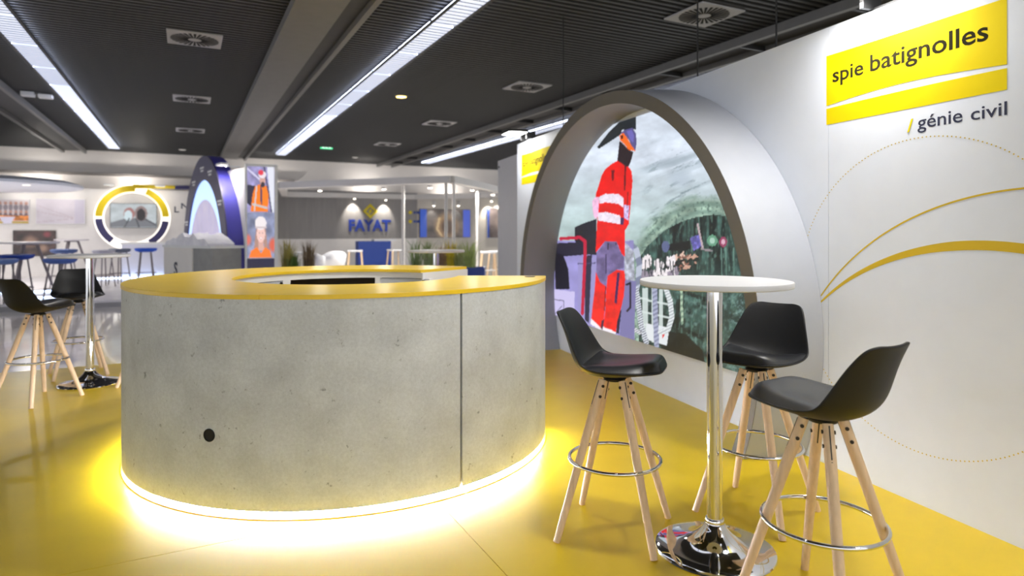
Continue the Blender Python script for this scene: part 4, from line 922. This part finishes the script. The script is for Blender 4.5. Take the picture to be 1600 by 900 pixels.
def shell_chair(x, Z, rz, label):
    t = thing('shell_chair', label, 'chair', on_floor_at(x, Z), rz, 'white shell chairs at the grey stand')
    MB().lathe([(0.20, 0.42), (0.23, 0.44), (0.22, 0.47)], 20).build('seat', M_wht, t, True)
    n = 12; lo = [(0.25*math.cos(a), 0.25*math.sin(a), 0.44) for a in np.linspace(0.1*PI, 0.9*PI, n)]; up = [(0.30*math.cos(a), 0.31*math.sin(a), 0.84-0.12*abs(math.cos(a))**3) for a in np.linspace(0.1*PI, 0.9*PI, n)]
    o = MB().add(lo+up, [(i, i+1, n+i+1, n+i) for i in range(n-1)]).build('backrest', M_wht, t, True); so = o.modifiers.new('thick', 'SOLIDIFY'); so.thickness = 0.02
    for i in (-1, 1):
        for j in (-1, 1): MB().tube([(0.13*i, 0.13*j, 0.43), (0.22*i, 0.22*j, 0)], 0.015, 8).build('leg', M_wood, t, True)
shell_chair(500, 14.6, 2.6, 'white shell chair with turned back beside the brown grasses'); shell_chair(522, 15.6, 3.6, 'white shell chair farther from the brown grasses')
q = at(462, 394, 13.4); t = thing('low_table', 'small white table between the two clumps of grass by the tower', 'table', (q.x, q.y, -0.02))
MB().lathe([(0.25, q.z-0.01), (0.26, q.z), (0.26, q.z+0.02)], 24).build('table_top', M_wht, t, True); MB().lathe([(0.03, 0.02), (0.03, q.z-0.01)], 12).build('pole', M_wht, t); MB().lathe([(0.2, 0), (0.2, 0.02)], 24).build('base', M_wht, t)
for x, Z in ((500, 15.8), (600, 15.2), (672, 14.7), (738, 15.6), (770, 17.5)):  # downlights added to brighten the canopy and the stand below
    q = at(x, 300, Z); td = thing('added_downlight', 'added round downlight under the white canopy beam near ' + {500: 'the picture tower', 600: 'the blue desk', 672: 'the double post', 738: 'the single right post', 770: 'the white wall end'}[x], 'downlight', (q.x, q.y, zb_-0.05), 0, 'added downlights under the white canopy')
    MB().lathe([(0.05, 0.0), (0.06, 0.05)], 16).build('housing', M_can, td); MB().lathe([(0.045, -0.008), (0.045, -0.0005)], 16).build('lens', M_spot, td); lamp(td, (0, 0, -0.015), 45, 0.1)
# planters and ornamental grasses
def planter(x0, x1, Z, h, label):
    a, b = at(x0, 400, Z), at(x1, 400, Z)
    t = thing('planter', label, 'planter', (a.x, a.y, -0.02), 0, 'blue planters')
    Lp = b.x-a.x
    for n_, bx in (('planter_side', (0, Lp, 0, 0.03)), ('planter_side', (0, Lp, 0.37, 0.40)), ('planter_end', (0, 0.03, 0.031, 0.369)), ('planter_end', (Lp-0.03, Lp, 0.031, 0.369))): MB().box(*bx, 0, h).build(n_, M_blue, t)
    MB().box(0.031, Lp-0.031, 0.031, 0.369, 0, h-0.06).build('soil', mat('soil', (60, 46, 36), 0.9, noise=0.3, nscale=30), t)
planter(626, 757, 12.6, 0.60, 'long blue planter with grasses under the canopy posts'); planter(432, 492, 12.6, 0.56, 'short blue planter beside the picture tower')
def grass(x, Z, h, spread, rgb, label, base, n=170, seed=0):
    r = random.Random(seed); q = at(x, 400, Z); b = MB()
    for k in range(n):
        a = r.uniform(0, 2*PI); rr = r.uniform(0, 0.13); p0 = Vector((rr*math.cos(a), rr*math.sin(a)*0.7, 0)); hh = h*r.choice((0.45, 0.6, 0.75, 0.9, 1.05))*r.uniform(0.9, 1.0); out = spread*r.uniform(0.1, 1)*hh; a2 = a+r.uniform(-0.6, 0.6)
        d = Vector((math.cos(a2), math.sin(a2)*0.8, 0)); w_ = Vector((-d.y, d.x, 0))*0.008
        if abs(d.y) > 0.75: w_ = Vector((0.008, 0, 0))
        p1 = p0+d*out*0.35+Vector((0, 0, hh*0.7)); p2 = p0+d*out+Vector((0, 0, hh*r.uniform(0.85, 1)))
        b.add([p0-w_, p0+w_, p1+w_*0.8, p1-w_*0.8, p2], [(0, 1, 2, 3), (3, 2, 4)])
    o = b.build('ornamental_grass', mat('grass_%d_%d_%d' % rgb, rgb, 0.6, noise=0.35, nscale=6)); o.location = (q.x, q.y+0.2, base); tag(o, label, 'plant', 'ornamental grasses in the planters')
for i, (x, h, sp, rgb, lb) in enumerate(((648, 0.52, 0.8, (140, 160, 104), 'green arching grass at the end of the long planter by the white post'), (668, 0.50, 0.7, (156, 172, 118), 'grey-green grass clump in the long planter behind the white high table'), (688, 0.46, 0.5, (170, 140, 110), 'reddish feathery grass in the middle of the long planter'), (702, 0.52, 0.3, (222, 200, 40), 'yellow upright leaves among the grasses at the double post'), (716, 0.50, 0.6, (170, 178, 108), 'olive grass clump beside the yellow upright leaves'), (732, 0.54, 0.7, (178, 194, 112), 'light green grass at the blue end of the long planter'))):
    grass(x, 12.6, h*1.28, sp, rgb, lb, 0.53, seed=i, n=120)
for i, (x, h, sp, rgb, lb) in enumerate(((444, 0.72, 0.35, (156, 146, 66), 'tall yellow-green grass next to the picture tower'), (452, 0.42, 0.6, (88, 120, 46), 'low bright green clump next to the picture tower'), (478, 0.70, 0.3, (112, 94, 64), 'tall brown grass beside the white shell chairs'))):
    grass(x, 12.6, h, sp, rgb, lb, 0.48, seed=20+i)
